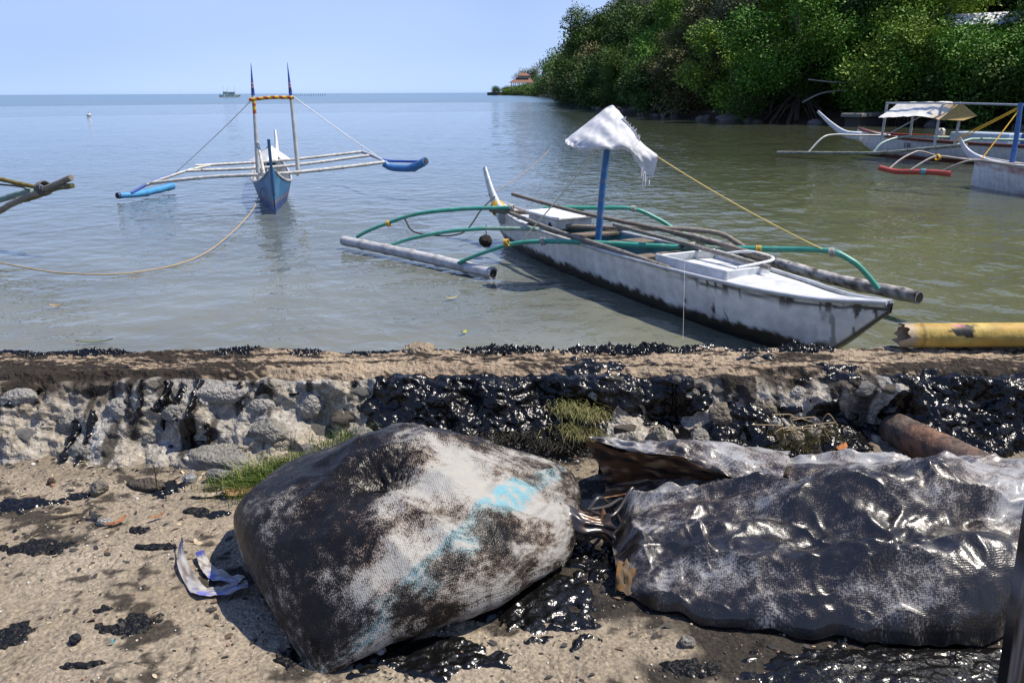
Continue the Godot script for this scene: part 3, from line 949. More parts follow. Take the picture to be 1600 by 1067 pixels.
func rag() -> void:
	# rows of points across the rag, from its ridge down to the hem
	var rows := [
		[V(0.50, 0.89, -7.52), V(0.63, 0.98, -7.56), V(0.78, 1.09, -7.6), V(0.91, 1.18, -7.62), V(0.97, 1.15, -7.63), V(1.06, 1.04, -7.62), V(1.15, 0.92, -7.6), V(1.19, 0.87, -7.56), V(1.33, 0.75, -7.5)],
		[V(0.49, 0.87, -7.46), V(0.60, 0.94, -7.45), V(0.75, 1.02, -7.46), V(0.90, 1.09, -7.46), V(0.99, 1.06, -7.47), V(1.08, 0.97, -7.47), V(1.15, 0.88, -7.48), V(1.22, 0.83, -7.5), V(1.34, 0.73, -7.49)],
		[V(0.50, 0.845, -7.40), V(0.58, 0.88, -7.36), V(0.73, 0.93, -7.33), V(0.89, 0.96, -7.31), V(0.99, 0.95, -7.34), V(1.08, 0.90, -7.38), V(1.15, 0.84, -7.41), V(1.24, 0.78, -7.46), V(1.34, 0.70, -7.48)],
		[V(0.54, 0.82, -7.36), V(0.60, 0.825, -7.31), V(0.72, 0.845, -7.25), V(0.86, 0.855, -7.22), V(0.98, 0.86, -7.26), V(1.07, 0.83, -7.32), V(1.15, 0.79, -7.37), V(1.25, 0.71, -7.43), V(1.335, 0.63, -7.47)],
		[V(0.58, 0.80, -7.34), V(0.64, 0.79, -7.30), V(0.74, 0.81, -7.25), V(0.87, 0.815, -7.22), V(0.98, 0.81, -7.26), V(1.08, 0.76, -7.36), V(1.16, 0.66, -7.41), V(1.24, 0.58, -7.45), V(1.32, 0.56, -7.47)]]
	var lines := []
	for r in rows:
		lines.append(curve(PackedVector3Array(r), 9))
	var nu: int = lines[0].size()
	var p := PackedVector3Array()
	var c := PackedColorArray()
	var nv := 41
	for y in nv:
		var f := 4.0 * y / (nv - 1)
		for x in nu:
			var colm := PackedVector3Array()
			for l in lines:
				colm.append(l[x])
			var k := mini(int(f), 3)
			var q := colm[k].cubic_interpolate(colm[k + 1], colm[maxi(k - 1, 0)], colm[mini(k + 2, 4)], f - k)
			var e := float(x) / (nu - 1)
			var fold := 0.026 * nz(q.x * 6.0 + q.y * 4.0, q.y * 5.0, 3.0) + 0.005 * nz(q.x * 21.0, q.y * 17.0, 5.0)
			fold += 0.015 * sin(e * 60.0 + 4.0 * nz(e * 4.0, f)) * sm(0.25, 0.0, e)
			q += V(0.3 * fold, 0.35 * fold, fold)
			if y == nv - 1:
				q.y += 0.014 * nz(e * 30.0, 1.0)
			p.append(q)
			c.append(Color(0.72, 0.73, 0.75) * (0.95 + 0.1 * nz(e * 9.0, f * 3.0)))
	var b := Buf.new()
	b.grid(p, nu, nv, c)
	# torn threads under the corner
	for k in 5:
		var s := V(1.19 + 0.02 * k, 0.64 - 0.03 * k, -7.42 - 0.01 * k)
		var q := PackedVector3Array()
		for j in 6:
			q.append(s + V(0.006 * nz(k * 3.0, j * 0.7), -j * [0.02, 0.036, 0.03, 0.012, 0.01][k], 0.004 * j))
		b.tube(q, PackedFloat32Array([0.010, 0.009, 0.008, 0.007, 0.005, 0.002]), PackedColorArray([Color(0.7, 0.7, 0.7), Color(0.7, 0.7, 0.7), Color(0.7, 0.7, 0.7), Color(0.7, 0.7, 0.7), Color(0.7, 0.7, 0.7), Color(0.7, 0.7, 0.7)]), 5, 1.0)
	# frayed edge along the right side of the peak
	for k in 9:
		var f := k / 8.0
		var s: Vector3 = lines[1][int(lerpf(37, 54, f))]
		b.tri(s + V(-0.03, 0.0, 0.0), s + V(0.03 + 0.02 * nz(k * 2.1, 1.0), 0.035 + 0.02 * nz(k * 1.3, 4.0), 0.02), s + V(0.02, -0.045, 0.0), Color(0.72, 0.73, 0.75))
	tag(part("cloth_rag", b, M.cloth), "torn white plastic cloth hung over the blue post like a tent", "cloth")

func blue_boat() -> void:
	var t := thing("outrigger_boat", "blue hulled outrigger boat facing the beach with two tall blue tipped posts", "boat", V(-4.48, W, -15.11), -1.2793 + PI - PI)
	t.rotation.y = atan2(-0.9578, 0.2873)
	var st := [[-3.2, 0.66, 0.012, 0.2], [-2.7, 0.48, 0.16, -0.02], [-1.6, 0.36, 0.29, -0.14], [0.0, 0.33, 0.33, -0.16], [1.4, 0.335, 0.315, -0.15], [2.2, 0.42, 0.20, -0.12], [2.7, 0.56, 0.085, -0.08], [3.14, 0.73, 0.010, -0.02]]
	var dress := func(x: float, y: float, sheer: float, keel: float, side: float) -> Color:
		var q := Color(0.04, 0.17, 0.36) * (0.9 + 0.3 * fb(x * 1.5, y * 4.0, side))
		q = q.lerp(Color(0.10, 0.26, 0.42), 0.6 * sm(0.2, 0.5, fb(x * 2.0, y * 2.0, 9.0) + 0.2))
		var stripe := 0.14 + 0.02 * sm(0.0, 3.0, x)
		q = q.lerp(Color(0.32, 0.12, 0.06), sm(0.016, 0.008, absf(y - stripe)))
		q = q.lerp(Color(0.02, 0.07, 0.24), sm(stripe - 0.005, stripe - 0.03, y))
		q = q.lerp(Color(0.6, 0.62, 0.6), sm(0.03, 0.02, sheer - y) * sm(2.4, 1.9, x))
		return Color(q.r, q.g, q.b)
	part("hull", hull(st, dress, 0.0, 0.0, 240, 40, 0.42), M.paint, t)
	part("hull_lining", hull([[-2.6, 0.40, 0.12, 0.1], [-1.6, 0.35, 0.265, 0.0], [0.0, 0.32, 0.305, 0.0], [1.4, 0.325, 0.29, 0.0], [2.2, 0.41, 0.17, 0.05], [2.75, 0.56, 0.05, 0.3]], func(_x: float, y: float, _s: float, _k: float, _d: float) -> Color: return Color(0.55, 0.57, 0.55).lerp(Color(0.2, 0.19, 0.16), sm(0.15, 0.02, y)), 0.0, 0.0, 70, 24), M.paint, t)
	for s in [1.0, -1.0]:
		part("gunwale", rail(st, -2.9, 2.9, s, 0.018, Color(0.62, 0.63, 0.6), 0.004, 0.002), M.paint, t)
	var b := Buf.new()
	b.box(V(3.13, 0.70, 0), V(0.07, 0.82, 0.045), Basis(Vector3.FORWARD, -0.02), Color(0.03, 0.10, 0.2), 0.008)
	part("stem_post", b, M.paint, t)
	b = Buf.new()
	var sp := curve(loc(t, [V(-5.17, -0.12, -18.0), V(-5.25, 0.06, -18.3), V(-5.30, 0.2, -18.5), V(-5.36, 0.50, -18.7)]), 6)
	var rad := PackedFloat32Array()
	var col := PackedColorArray()
	for k in sp.size():
		rad.append(lerpf(0.11, 0.045, float(k) / (sp.size() - 1)))
		col.append(Color(0.68, 0.69, 0.68))
	b.tube(sp, rad, col, 8, 0.6)
	part("stern_post", b, M.paint, t)
	b = Buf.new()
	var e := loc(t, [V(-5.68, -0.08, -17.6), V(-4.72, -0.08, -17.6), V(-5.2, 0.22, -17.75), V(-5.2, -0.08, -17.3)])
	b.tri(e[0], e[1], e[2], Color(0.68, 0.69, 0.67))
	b.tri(e[0], e[3], e[2], Color(0.68, 0.69, 0.67))
	b.tri(e[1], e[3], e[2], Color(0.68, 0.69, 0.67))
	part("stern_cover", b, M.paint, t)
	for s in [-1.9, -0.5, 1.2]:
		b = Buf.new()
		b.box(V(s, 0.30, 0), V(0.16, 0.03, 0.56), Basis(), Color(0.12, 0.1, 0.08) if s < 1.0 else Color(0.1, 0.1, 0.1), 0.005)
		part("thwart", b, M.wood, t)
	var white := Color(0.78, 0.77, 0.72)
	var worn := Color(0.28, 0.25, 0.18)
	spar("boom", t, [V(-6.08, -0.13, -13.6), V(-5.0, -0.03, -13.6), V(-3.90, 0.01, -13.65), V(-3.05, 0.07, -13.9), V(-2.22, 0.14, -14.30)], 0.030, 0.030, white, M.bamboo, worn, 0.25, 0.4)
	spar("boom", t, [V(-5.62, 0.03, -14.00), V(-4.12, 0.05, -14.60), V(-2.65, 0.19, -15.20)], 0.027, 0.027, white, M.bamboo, worn, 0.25, 0.4)
	spar("boom", t, [V(-5.75, 0.05, -14.80), V(-4.34, 0.09, -15.40), V(-2.94, 0.20, -16.00)], 0.027, 0.027, white, M.bamboo, worn, 0.25, 0.4)
	spar("boom_end", t, [V(-6.15, -0.16, -13.6), V(-5.62, 0.03, -14.0), V(-5.45, 0.07, -14.75)], 0.025, 0.022, white, M.bamboo, worn, 0.25, 0.4)
	spar("boom_end", t, [V(-2.2, 0.13, -14.3), V(-2.6, 0.2, -15.2), V(-2.9, 0.21, -15.9)], 0.022, 0.022, white, M.bamboo, worn, 0.25, 0.4)
	var sky := Color(0.07, 0.32, 0.62)
	var deep := Color(0.04, 0.10, 0.42)
	var fl := spar("float", t, [V(-6.72, -0.35, -13.72), V(-6.55, -0.37, -14.05), V(-6.42, -0.36, -14.6), V(-6.30, -0.33, -15.0)], 0.052, 0.067, sky, M.paint, Color(0.05, 0.2, 0.5), 0.2, 0.6)
	fl.set_meta("label", "bright blue float lying on the water")
	var fr := spar("float", t, [V(-2.22, 0.13, -14.2), V(-2.09, 0.06, -14.18), V(-1.75, 0.06, -14.0), V(-1.57, 0.13, -13.9), V(-1.45, 0.20, -13.8)], 0.057, 0.071, Color(0.06, 0.22, 0.48), M.paint, Color(0.05, 0.14, 0.4), 0.2, 0.6)
	fr.set_meta("label", "blue float with its end curved up")
	for q in [[V(-6.72, -0.35, -13.72), V(-6.55, -0.37, -14.05)], [V(-1.45, 0.20, -13.8), V(-1.57, 0.13, -13.9)]]:
		b = Buf.new()
		var w := loc(t, q)
		var d: Vector3 = (w[0] - w[1]).normalized()
		b.tube(PackedVector3Array([w[0] - d * 0.03, w[0] + d * 0.012]), PackedFloat32Array([0.058, 0.05]), PackedColorArray([Color(0.05, 0.04, 0.05), Color(0.05, 0.04, 0.05)]), 10)
		part("float_tip", b, M.wood, t)
	spar("float_brace", t, [V(-6.45, -0.30, -13.65), V(-6.19, -0.14, -14.00), V(-5.80, 0.0, -14.60)], 0.025, 0.025, deep, M.paint, deep, 0.0, 0.0)
	spar("float_brace", t, [V(-2.9, 0.20, -15.90), V(-2.26, 0.16, -14.50), V(-1.88, 0.16, -14.20), V(-1.57, 0.18, -13.90)], 0.022, 0.022, deep, M.paint, deep, 0.0, 0.0)
	# two posts: white, then bands, then a long blue point
	for s in [[V(-4.38, -0.12, -14.0), V(-4.335, 0.95, -14.0), V(-4.33, 1.31, -14.0), V(-4.315, 1.78, -14.0)], [V(-3.68, -0.06, -14.0), V(-3.69, 0.95, -14.0), V(-3.70, 1.31, -14.0), V(-3.71, 1.79, -14.0)]]:
		b = Buf.new()
		var p := even(loc(t, s), 0.012)
		rad = PackedFloat32Array()
		col = PackedColorArray()
		for q in p:
			var y := q.y + W
			rad.append(lerpf(0.036, 0.029, sm(0.0, 1.3, y)) * (1.0 if y < 1.3 else lerpf(1.0, 0.12, (y - 1.3) / 0.48)))
			var k := Color(0.62, 0.63, 0.62).lerp(Color(0.33, 0.30, 0.24), clampf(0.5 * nz(y * 5.0, q.x), 0, 0.5))
			if y > 1.27:
				k = Color(0.035, 0.10, 0.42)
			if (y > 1.40 and y < 1.425) or (y > 1.45 and y < 1.475):
				k = Color(0.6, 0.3, 0.25)
			if y > 1.33 and y < 1.40:
				k = Color(0.03, 0.05, 0.2)
			if s[0].x < -4.0 and y > 0.98 and y < 1.22:
				k = Color(0.65, 0.5, 0.04) if fposmod(y * 9.0 + q.z * 4.0, 1.0) < 0.55 else Color(0.5, 0.08, 0.03)
			col.append(k)
		b.tube(p, rad, col, 10)
		part("post", b, M.paint, t)
	spar("post_foot", t, [V(-4.12, 0.02, -13.5), V(-4.2, 0.2, -13.7), V(-4.32, 0.5, -13.97)], 0.024, 0.024, white, M.bamboo, worn, 0.3, 0.4)
	b = Buf.new()
	var bar := even(loc(t, [V(-4.38, 1.20, -13.93), V(-4.0, 1.235, -13.93), V(-3.64, 1.23, -13.93)]), 0.006)
	# the bar is round, its red and yellow paint winds round it
	var pr := PackedVector3Array()
	var pc := PackedColorArray()
	var ax := (bar[-1] - bar[0]).normalized()
	var sd := ax.cross(Vector3.UP).normalized()
	for k in bar.size():
		for j in 16:
			var a := TAU * j / 16.0
			pr.append(bar[k] + (sd * cos(a) + Vector3.UP * sin(a)) * 0.028)
			pc.append(Color(0.50, 0.05, 0.02) if fposmod(k * 0.006 / 0.13 + j / 16.0, 1.0) < 0.45 else Color(0.70, 0.52, 0.03))
	b.grid(pr, 16, bar.size(), pc, PackedVector2Array(), true)
	part("striped_bar", b, M.paint, t)
	tie("stay_line", t, sag(V(-4.36, 1.2, -14.0), V(-5.92, -0.02, -14.3), 0.02), 0.009, Color(0.7, 0.72, 0.74))
	tie("stay_line", t, sag(V(-3.68, 1.27, -14.0), V(-2.23, 0.16, -14.3), 0.02), 0.009, Color(0.7, 0.72, 0.74))
	var rope := Buf.new()
	cord(rope, curve(PackedVector3Array([V(-4.02, 0.0, -13.35), V(-3.98, -0.16, -12.8), V(-3.79, -0.32, -11.72), V(-3.56, -0.41, -9.9), V(-3.50, -0.43, -8.6), V(-3.86, -0.43, -7.92), V(-4.51, -0.41, -7.84), V(-5.29, -0.36, -8.11), V(-6.4, -0.3, -8.6)]), 10), 0.008, Color(0.34, 0.25, 0.13))
	tag(part("mooring_rope", rope, M.rope), "tan mooring rope looping over the water to the blue boat", "rope")

func far_boats() -> void:
	# the long white boat with a canopy
	var t := thing("outrigger_boat", "long white outrigger boat with pale canopy moored under the trees", "boat", V(12.2, W, -20.2), 0)
	var f := V(-0.49, 0, -0.872)
	t.rotation.y = atan2(-f.z, f.x)
	var st := [[-4.2, 0.62, 0.2, 0.0], [-2.6, 0.52, 0.52, -0.16], [0.0, 0.50, 0.58, -0.2], [2.0, 0.52, 0.48, -0.16], [3.2, 0.56, 0.24, -0.06], [4.0, 0.66, 0.05, 0.24], [4.3, 0.74, 0.012, 0.5]]
	var dress := func(x: float, y: float, sheer: float, _keel: float, side: float) -> Color:
		var q := Color(0.74, 0.75, 0.75) * (0.92 + 0.2 * fb(x * 0.8, y * 3.0, side))
		q = q.lerp(Color(0.18, 0.06, 0.04), sm(0.055, 0.045, sheer - y))
		q = q.lerp(Color(0.20, 0.06, 0.04), sm(0.075, 0.06, y + 0.01 * nz(x, 1.0)))
		q = q.lerp(Color(0.24, 0.2, 0.15), sm(0.14, 0.07, y + 0.03 * nz(x * 3.0, side)) * sm(0.05, 0.09, y) * 0.7)
		return Color(q.r, q.g, q.b)
	part("hull", hull(st, dress, 0.0, 0.0, 160, 40), M.paint, t)
	part("hull_lining", hull([[-4.0, 0.55, 0.14, 0.1], [-2.6, 0.50, 0.48, 0.02], [0.0, 0.48, 0.54, 0.0], [2.0, 0.5, 0.44, 0.02], [3.1, 0.54, 0.22, 0.1]], func(_x: float, _y: float, _s: float, _k: float, _d: float) -> Color: return Color(0.26, 0.33, 0.38), 0.0, 0.0, 40, 20), M.paint, t)
	part("bow_deck", deck(st, 2.9, 4.28, 0.01, 0.02, Color(0.62, 0.65, 0.66)), M.paint, t)
	for s in [1.0, -1.0]:
		part("gunwale", rail(st, -4.1, 4.2, s, 0.028, Color(0.24, 0.08, 0.06) if s < 0 else Color(0.3, 0.1, 0.07), 0.0, 0.01), M.paint, t)
	var b := Buf.new()
	var sp := curve(loc(t, [V(9.95, 0.06, -23.3), V(9.66, 0.12, -23.75), V(9.4, 0.36, -24.15), V(9.12, 0.72, -24.6)]), 6)
	var rad := PackedFloat32Array()
	var col := PackedColorArray()
	for k in sp.size():
		rad.append(lerpf(0.13, 0.04, float(k) / (sp.size() - 1)))
		col.append(Color(0.66, 0.68, 0.68))
	b.tube(sp, rad, col, 8, 0.55)
	part("bow_post", b, M.paint, t)
	var metal := Color(0.52, 0.53, 0.52)
	for s in [[V(10.11, 1.0, -22.3), V(10.08, 0.0, -22.3)], [V(10.48, 0.86, -20.2), V(10.46, 0.0, -20.2)], [V(10.98, 0.8, -20.2), V(10.96, 0.0, -20.2)], [V(10.75, 0.92, -22.1), V(10.75, 0.0, -22.1)]]:
		spar("canopy_post", t, s, 0.035, 0.035, metal, M.paint, Color(0.4, 0.36, 0.3), 0.3, 0.0)
	spar("ridge_pole", t, [V(10.08, 0.98, -22.3), V(10.7, 1.0, -20.4), V(11.37, 0.98, -18.4), V(11.6, 0.97, -17.8)], 0.025, 0.025, Color(0.42, 0.46, 0.5), M.paint, Color(0.3, 0.3, 0.3), 0.3, 0.0)
	spar("canopy_bow", t, [V(10.46, 0.70, -20.2), V(10.5, 0.92, -20.2), V(10.6, 1.0, -20.2), V(10.85, 0.97, -20.2), V(10.98, 0.86, -20.2), V(10.99, 0.6, -20.2)], 0.025, 0.025, metal, M.paint, metal, 0.0, 0.0)
	spar("diagonal_stay", t, [V(10.5, 0.9, -20.4), V(9.75, 0.05, -21.8)], 0.012, 0.012, Color(0.5, 0.48, 0.45), M.rope, metal, 0.0, 0.0)
	# canopy cloth: sags between its poles, the sun side white, the end flap yellowed
	var p := PackedVector3Array()
	var c := PackedColorArray()
	var eaveL := curve(PackedVector3Array([V(9.74, 0.62, -21.9), V(10.0, 0.66, -21.2), V(10.2, 0.69, -20.6), V(10.40, 0.62, -20.05)]), 8)
	var ridge := curve(PackedVector3Array([V(10.36, 0.99, -22.2), V(10.5, 1.01, -21.6), V(10.68, 1.03, -20.9), V(10.9, 1.02, -20.1)]), 8)
	var eaveR := curve(PackedVector3Array([V(10.95, 0.72, -22.3), V(11.1, 0.74, -21.6), V(11.3, 0.74, -20.9), V(11.4, 0.70, -20.2)]), 8)
	for y in 25:
		for x in 17:
			var e := x / 8.0
			var q: Vector3 = eaveL[y].lerp(ridge[y], e) if e < 1.0 else ridge[y].lerp(eaveR[y], e - 1.0)
			q.y += 0.05 * sin(PI * fposmod(e, 1.0)) * -0.6 + 0.02 * nz(y * 0.3, e * 2.0)
			p.append(q)
			c.append(Color(0.82, 0.80, 0.74).lerp(Color(0.6, 0.42, 0.17), 0.8 * sm(19, 23, y + 2.0 * nz(e * 3.0, y * 0.2))))
	for k in p.size():
		p[k] = loc(t, [p[k]])[0]
	b = Buf.new()
	b.grid(p, 17, 25, c)
	part("canopy", b, M.cloth, t)
	b = Buf.new()
	var flap := loc(t, [V(10.40, 0.62, -20.05), V(10.9, 1.02, -20.1), V(11.4, 0.70, -20.2), V(11.0, 0.60, -20.05)])
	b.quad(flap[0], flap[1], flap[2], flap[3], Color(0.52, 0.37, 0.15))
	part("canopy_flap", b, M.cloth, t)
	b = Buf.new()
	b.box(V(0.55, 0.60, 0.1), V(1.5, 0.26, 0.7), Basis(), Color(0.42, 0.52, 0.62), 0.02)
	part("engine_box", b, M.paint, t)
	b = Buf.new()
	b.box(V(-0.75, 0.60, 0.2), V(0.7, 0.3, 0.6), Basis(), Color(0.02, 0.11, 0.34), 0.02)
	part("blue_crate", b, M.paint, t)
	b = Buf.new()
	b.box(V(2.2, 0.60, -0.25), V(1.6, 0.07, 0.08), Basis(), Color(0.35, 0.07, 0.04), 0.01)
	part("red_plank", b, M.wood, t)
	b = Buf.new()
	b.box(V(1.6, 0.66, -0.2), V(0.2, 0.3, 0.2), Basis(), Color(0.6, 0.6, 0.55), 0.05)
	part("water_jug", b, M.paint, t)
	spar("float", t, [V(7.51, -0.35, -23.00), V(9.15, -0.20, -20.60), V(9.74, -0.03, -19.40), V(10.14, 0.14, -18.20)], 0.041, 0.040, Color(0.45, 0.46, 0.38), M.bamboo, Color(0.14, 0.13, 0.08), 0.6, 0.5)
	var boomc := Color(0.50, 0.52, 0.48)
	spar("boom", t, [V(8.10, -0.28, -22.2), V(8.50, 0.07, -22.4), V(8.91, 0.15, -22.6), V(9.71, 0.12, -22.8), V(11.0, 0.1, -23.1)], 0.026, 0.026, boomc, M.paint, Color(0.3, 0.28, 0.22), 0.3, 0.5)
	spar("boom", t, [V(9.15, -0.19, -20.60), V(9.40, 0.04, -20.70), V(9.96, 0.17, -20.90), V(10.72, 0.16, -21.10), V(11.9, 0.12, -21.4)], 0.030, 0.030, Color(0.36, 0.52, 0.44), M.paint, Color(0.3, 0.3, 0.25), 0.3, 0.5)
	spar("boom", t, [V(10.06, 0.06, -18.60), V(10.39, 0.20, -18.70), V(10.73, 0.23, -18.80), V(11.89, 0.19, -19.00), V(13.4, 0.16, -19.3)], 0.030, 0.030, Color(0.30, 0.50, 0.38), M.paint, Color(0.3, 0.3, 0.25), 0.3, 0.5)
	# faded painted letters on the side
	for s in [[2.35, "FR"], [-2.45, "ZAJ"], [-3.05, "MAR"]]:
		var tm := TextMesh.new()
		tm.text = s[1]
		tm.font_size = 16
		tm.pixel_size = 0.011
		tm.depth = 0.01
		var fnt := SystemFont.new()
		fnt.font_names = PackedStringArray(["Droid Sans"])
		tm.font = fnt
		var lm := mat("lettering", 0.5)
		lm.vertex_color_use_as_albedo = false
		lm.albedo_color = Color(0.16, 0.18, 0.30)
		var o := put("lettering", tm, lm, t)
		var sx := station(st, s[0])
		o.position = V(s[0], 0.33, -sx[2] * 0.985 - 0.004)
		o.rotation = V(0.0, PI, 0.0)
	# the small boat in front of it, cut by the frame
	t = thing("outrigger_boat", "small white and pink outrigger boat with red float at the right edge", "boat", V(9.45, W, -13.0), 0)
	f = V(-0.26, 0, -0.966)
	t.rotation.y = atan2(-f.z, f.x)
	st = [[-2.6, 0.5, 0.2, -0.05], [-1.2, 0.45, 0.36, -0.14], [0.4, 0.45, 0.36, -0.15], [1.6, 0.48, 0.22, -0.12], [2.2, 0.53, 0.08, -0.06], [2.5, 0.58, 0.012, 0.02]]
	var dress2 := func(x: float, y: float, sheer: float, _keel: float, side: float) -> Color:
		var q := Color(0.78, 0.78, 0.78) * (0.94 + 0.15 * fb(x * 1.2, y * 4.0, side))
		q = q.lerp(Color(0.52, 0.27, 0.27), sm(0.13, 0.12, sheer - y) * clampf(0.7 + nz(x * 3.0, y * 6.0), 0, 1))
		q = q.lerp(Color(0.45, 0.09, 0.09), sm(0.018, 0.012, absf(sheer - y - 0.13)))
		q = q.lerp(Color(0.30, 0.02, 0.03), sm(0.07, 0.05, y) * sm(1.5, 0.6, x))
		return Color(q.r, q.g, q.b)
	part("hull", hull(st, dress2, 0.0, 0.0, 160, 40), M.paint, t)
	part("deck", deck(st, -2.5, 2.45, 0.03, 0.04, Color(0.55, 0.57, 0.58)), M.paint, t)
	for s in [1.0, -1.0]:
		part("gunwale", rail(st, -2.5, 2.45, s, 0.02, Color(0.6, 0.6, 0.6), 0.0, 0.004), M.paint, t)
	b = Buf.new()
	sp = curve(loc(t, [V(8.84, 0.02, -15.2), V(8.74, 0.12, -15.45), V(8.66, 0.25, -15.6), V(8.58, 0.44, -15.7)]), 6)
	rad = PackedFloat32Array()
	col = PackedColorArray()
	for k in sp.size():
		rad.append(lerpf(0.09, 0.035, float(k) / (sp.size() - 1)))
		col.append(Color(0.62, 0.63, 0.66))
	b.tube(sp, rad, col, 8, 0.6)
	part("bow_post", b, M.paint, t)
	var red := spar("float", t, [V(6.81, -0.06, -15.00), V(7.03, -0.11, -14.80), V(7.27, -0.10, -14.60), V(7.52, -0.09, -14.40), V(7.72, -0.10, -14.20)], 0.048, 0.052, Color(0.46, 0.07, 0.045), M.paint, Color(0.3, 0.05, 0.03), 0.2, 0.0)
	b = Buf.new()
	var rp := loc(t, [V(7.36, -0.094, -14.53), V(7.42, -0.091, -14.48)])
	b.tube(rp, PackedFloat32Array([0.06, 0.06]), PackedColorArray([Color(0.1, 0.3, 0.34), Color(0.1, 0.3, 0.34)]), 12)
	part("painted_band", b, M.paint, red)
	var pink := Color(0.52, 0.46, 0.42)
	spar("boom", t, [V(6.95, -0.07, -14.90), V(7.2, 0.08, -15.05), V(7.47, 0.18, -15.2), V(7.69, 0.21, -15.3), V(8.18, 0.10, -15.4), V(8.9, 0.05, -15.1)], 0.016, 0.017, pink, M.bamboo, Color(0.3, 0.26, 0.2), 0.3, 0.5)
	spar("boom", t, [V(7.19, -0.07, -14.60), V(7.53, 0.11, -14.70), V(7.80, 0.16, -14.80), V(8.28, 0.10, -14.80), V(8.75, 0.05, -14.60), V(9.6, 0.05, -14.3)], 0.016, 0.017, pink, M.bamboo, Color(0.3, 0.26, 0.2), 0.3, 0.5)
	spar("boom", t, [V(7.60, -0.07, -14.30), V(7.84, 0.08, -14.20), V(8.11, 0.14, -14.10), V(8.59, 0.08, -13.60), V(9.5, 0.06, -12.9)], 0.017, 0.019, pink, M.bamboo, Color(0.3, 0.26, 0.2), 0.3, 0.5)
	b = Buf.new()
	pole(b, loc(t, [V(9.00, -0.1, -14.6), V(9.00, 0.5, -14.6), V(8.97, 1.08, -14.6)]), 0.045, 0.04, Color(0.03, 0.13, 0.40), Color(0.1, 0.2, 0.4), 0.2, 0.0)
	part("post", b, M.paint, t)
	for s in [[V(8.96, 1.02, -14.6), V(8.56, 0.44, -15.7)], [V(8.96, 0.99, -14.6), V(8.22, 0.39, -15.2)], [V(8.96, 0.97, -14.6), V(8.16, 0.17, -14.1)]]:
		tie("stay_line", t, sag(s[0], s[1], 0.01), 0.010, Color(0.62, 0.36, 0.03))
	b = Buf.new()
	lashing(b, loc(t, [V(7.75, 0.14, -14.8)])[0], V(0.3, 0, 1), 0.05, Color(0.62, 0.38, 0.04))
	part("lashing", b, M.rope, t)
	# bamboo outrigger that reaches in from the left
	t = thing("bamboo_outrigger", "weathered bamboo outrigger poles lashed together, reaching in at the left edge", "outrigger", V(-5.4, W, -9.2), 0)
	spar("float", t, [V(-8.6, -0.42, -10.1), V(-7.2, -0.36, -9.8), V(-6.24, -0.08, -9.50), V(-5.78, 0.10, -9.30), V(-5.34, 0.25, -9.10), V(-4.84, 0.43, -8.90)], 0.040, 0.034, Color(0.27, 0.24, 0.2), M.bamboo, Color(0.40, 0.34, 0.27), 0.5, 0.35)
	spar("float", t, [V(-5.6, 0.15, -9.22), V(-5.34, 0.22, -9.12), V(-5.1, 0.30, -9.0), V(-4.84, 0.34, -8.9)], 0.033, 0.030, Color(0.13, 0.12, 0.05), M.bamboo, Color(0.3, 0.25, 0.18), 0.4, 0.35)
	spar("float", t, [V(-8.4, -0.40, -10.2), V(-7.2, -0.2, -9.9), V(-6.27, 0.06, -9.60), V(-5.52, 0.25, -9.28)], 0.041, 0.036, Color(0.30, 0.44, 0.40), M.bamboo, Color(0.12, 0.2, 0.18), 0.4, 0.5)
	spar("boom", t, [V(-9.0, 0.5, -10.0), V(-7.0, 0.48, -9.5), V(-6.02, 0.40, -9.30), V(-5.60, 0.33, -9.20), V(-5.30, 0.29, -9.12)], 0.026, 0.024, Color(0.28, 0.22, 0.05), M.bamboo, Color(0.12, 0.07, 0.03), 0.5, 0.22)
	spar("boom", t, [V(-9.0, 0.40, -10.1), V(-6.02, 0.31, -9.40), V(-5.5, 0.26, -9.2)], 0.011, 0.011, Color(0.06, 0.07, 0.09), M.bamboo, Color(0.1, 0.1, 0.1), 0.3, 0.0)
	b = Buf.new()
	lashing(b, loc(t, [V(-5.28, 0.29, -9.1)])[0], V(0.8, 0.3, 0.3), 0.075, Color(0.10, 0.10, 0.10))
	part("lashing", b, M.rope, t)
	# far away on the horizon
	t = thing("outrigger_boat", "tiny white and green double decked boat on the horizon", "boat", V(-141.0, W, -418.0), 0.3)
	st = [[-5.0, 1.5, 0.3, 0.2], [-3.0, 1.1, 1.1, -0.3], [0.0, 1.0, 1.3, -0.4], [3.0, 1.2, 0.9, -0.3], [5.2, 2.0, 0.03, 0.8]]
	part("hull", hull(st, func(_x: float, y: float, sheer: float, _k: float, _d: float) -> Color: return Color(0.7, 0.74, 0.72) if sheer - y < 0.8 else Color(0.02, 0.09, 0.07), 0.0, 0.0, 40, 20), M.paint, t)
	b = Buf.new()
	b.box(V(-0.4, 1.7, 0), V(5.6, 1.5, 2.0), Basis(), Color(0.45, 0.55, 0.48), 0.05)
	part("cabin", b, M.paint, t)
	b = Buf.new()
	b.box(V(-1.9, 2.65, 0), V(2.4, 0.5, 2.2), Basis(), Color(0.7, 0.72, 0.72), 0.05)
	b.box(V(1.4, 2.55, 0), V(3.4, 0.2, 2.3), Basis(), Color(0.55, 0.62, 0.55), 0.05)
	part("cabin_roof", b, M.paint, t)
	for s in [-2.8, -0.8, 2.6]:
		b = Buf.new()
		pole(b, PackedVector3Array([V(s, 1.0, 0), V(s, 3.5, 0), V(s + 0.05, 5.4, 0)]), 0.09, 0.05, Color(0.4, 0.42, 0.5), Color(0.3, 0.3, 0.3), 0.2, 0.0, 6)
		part("mast", b, M.paint, t)
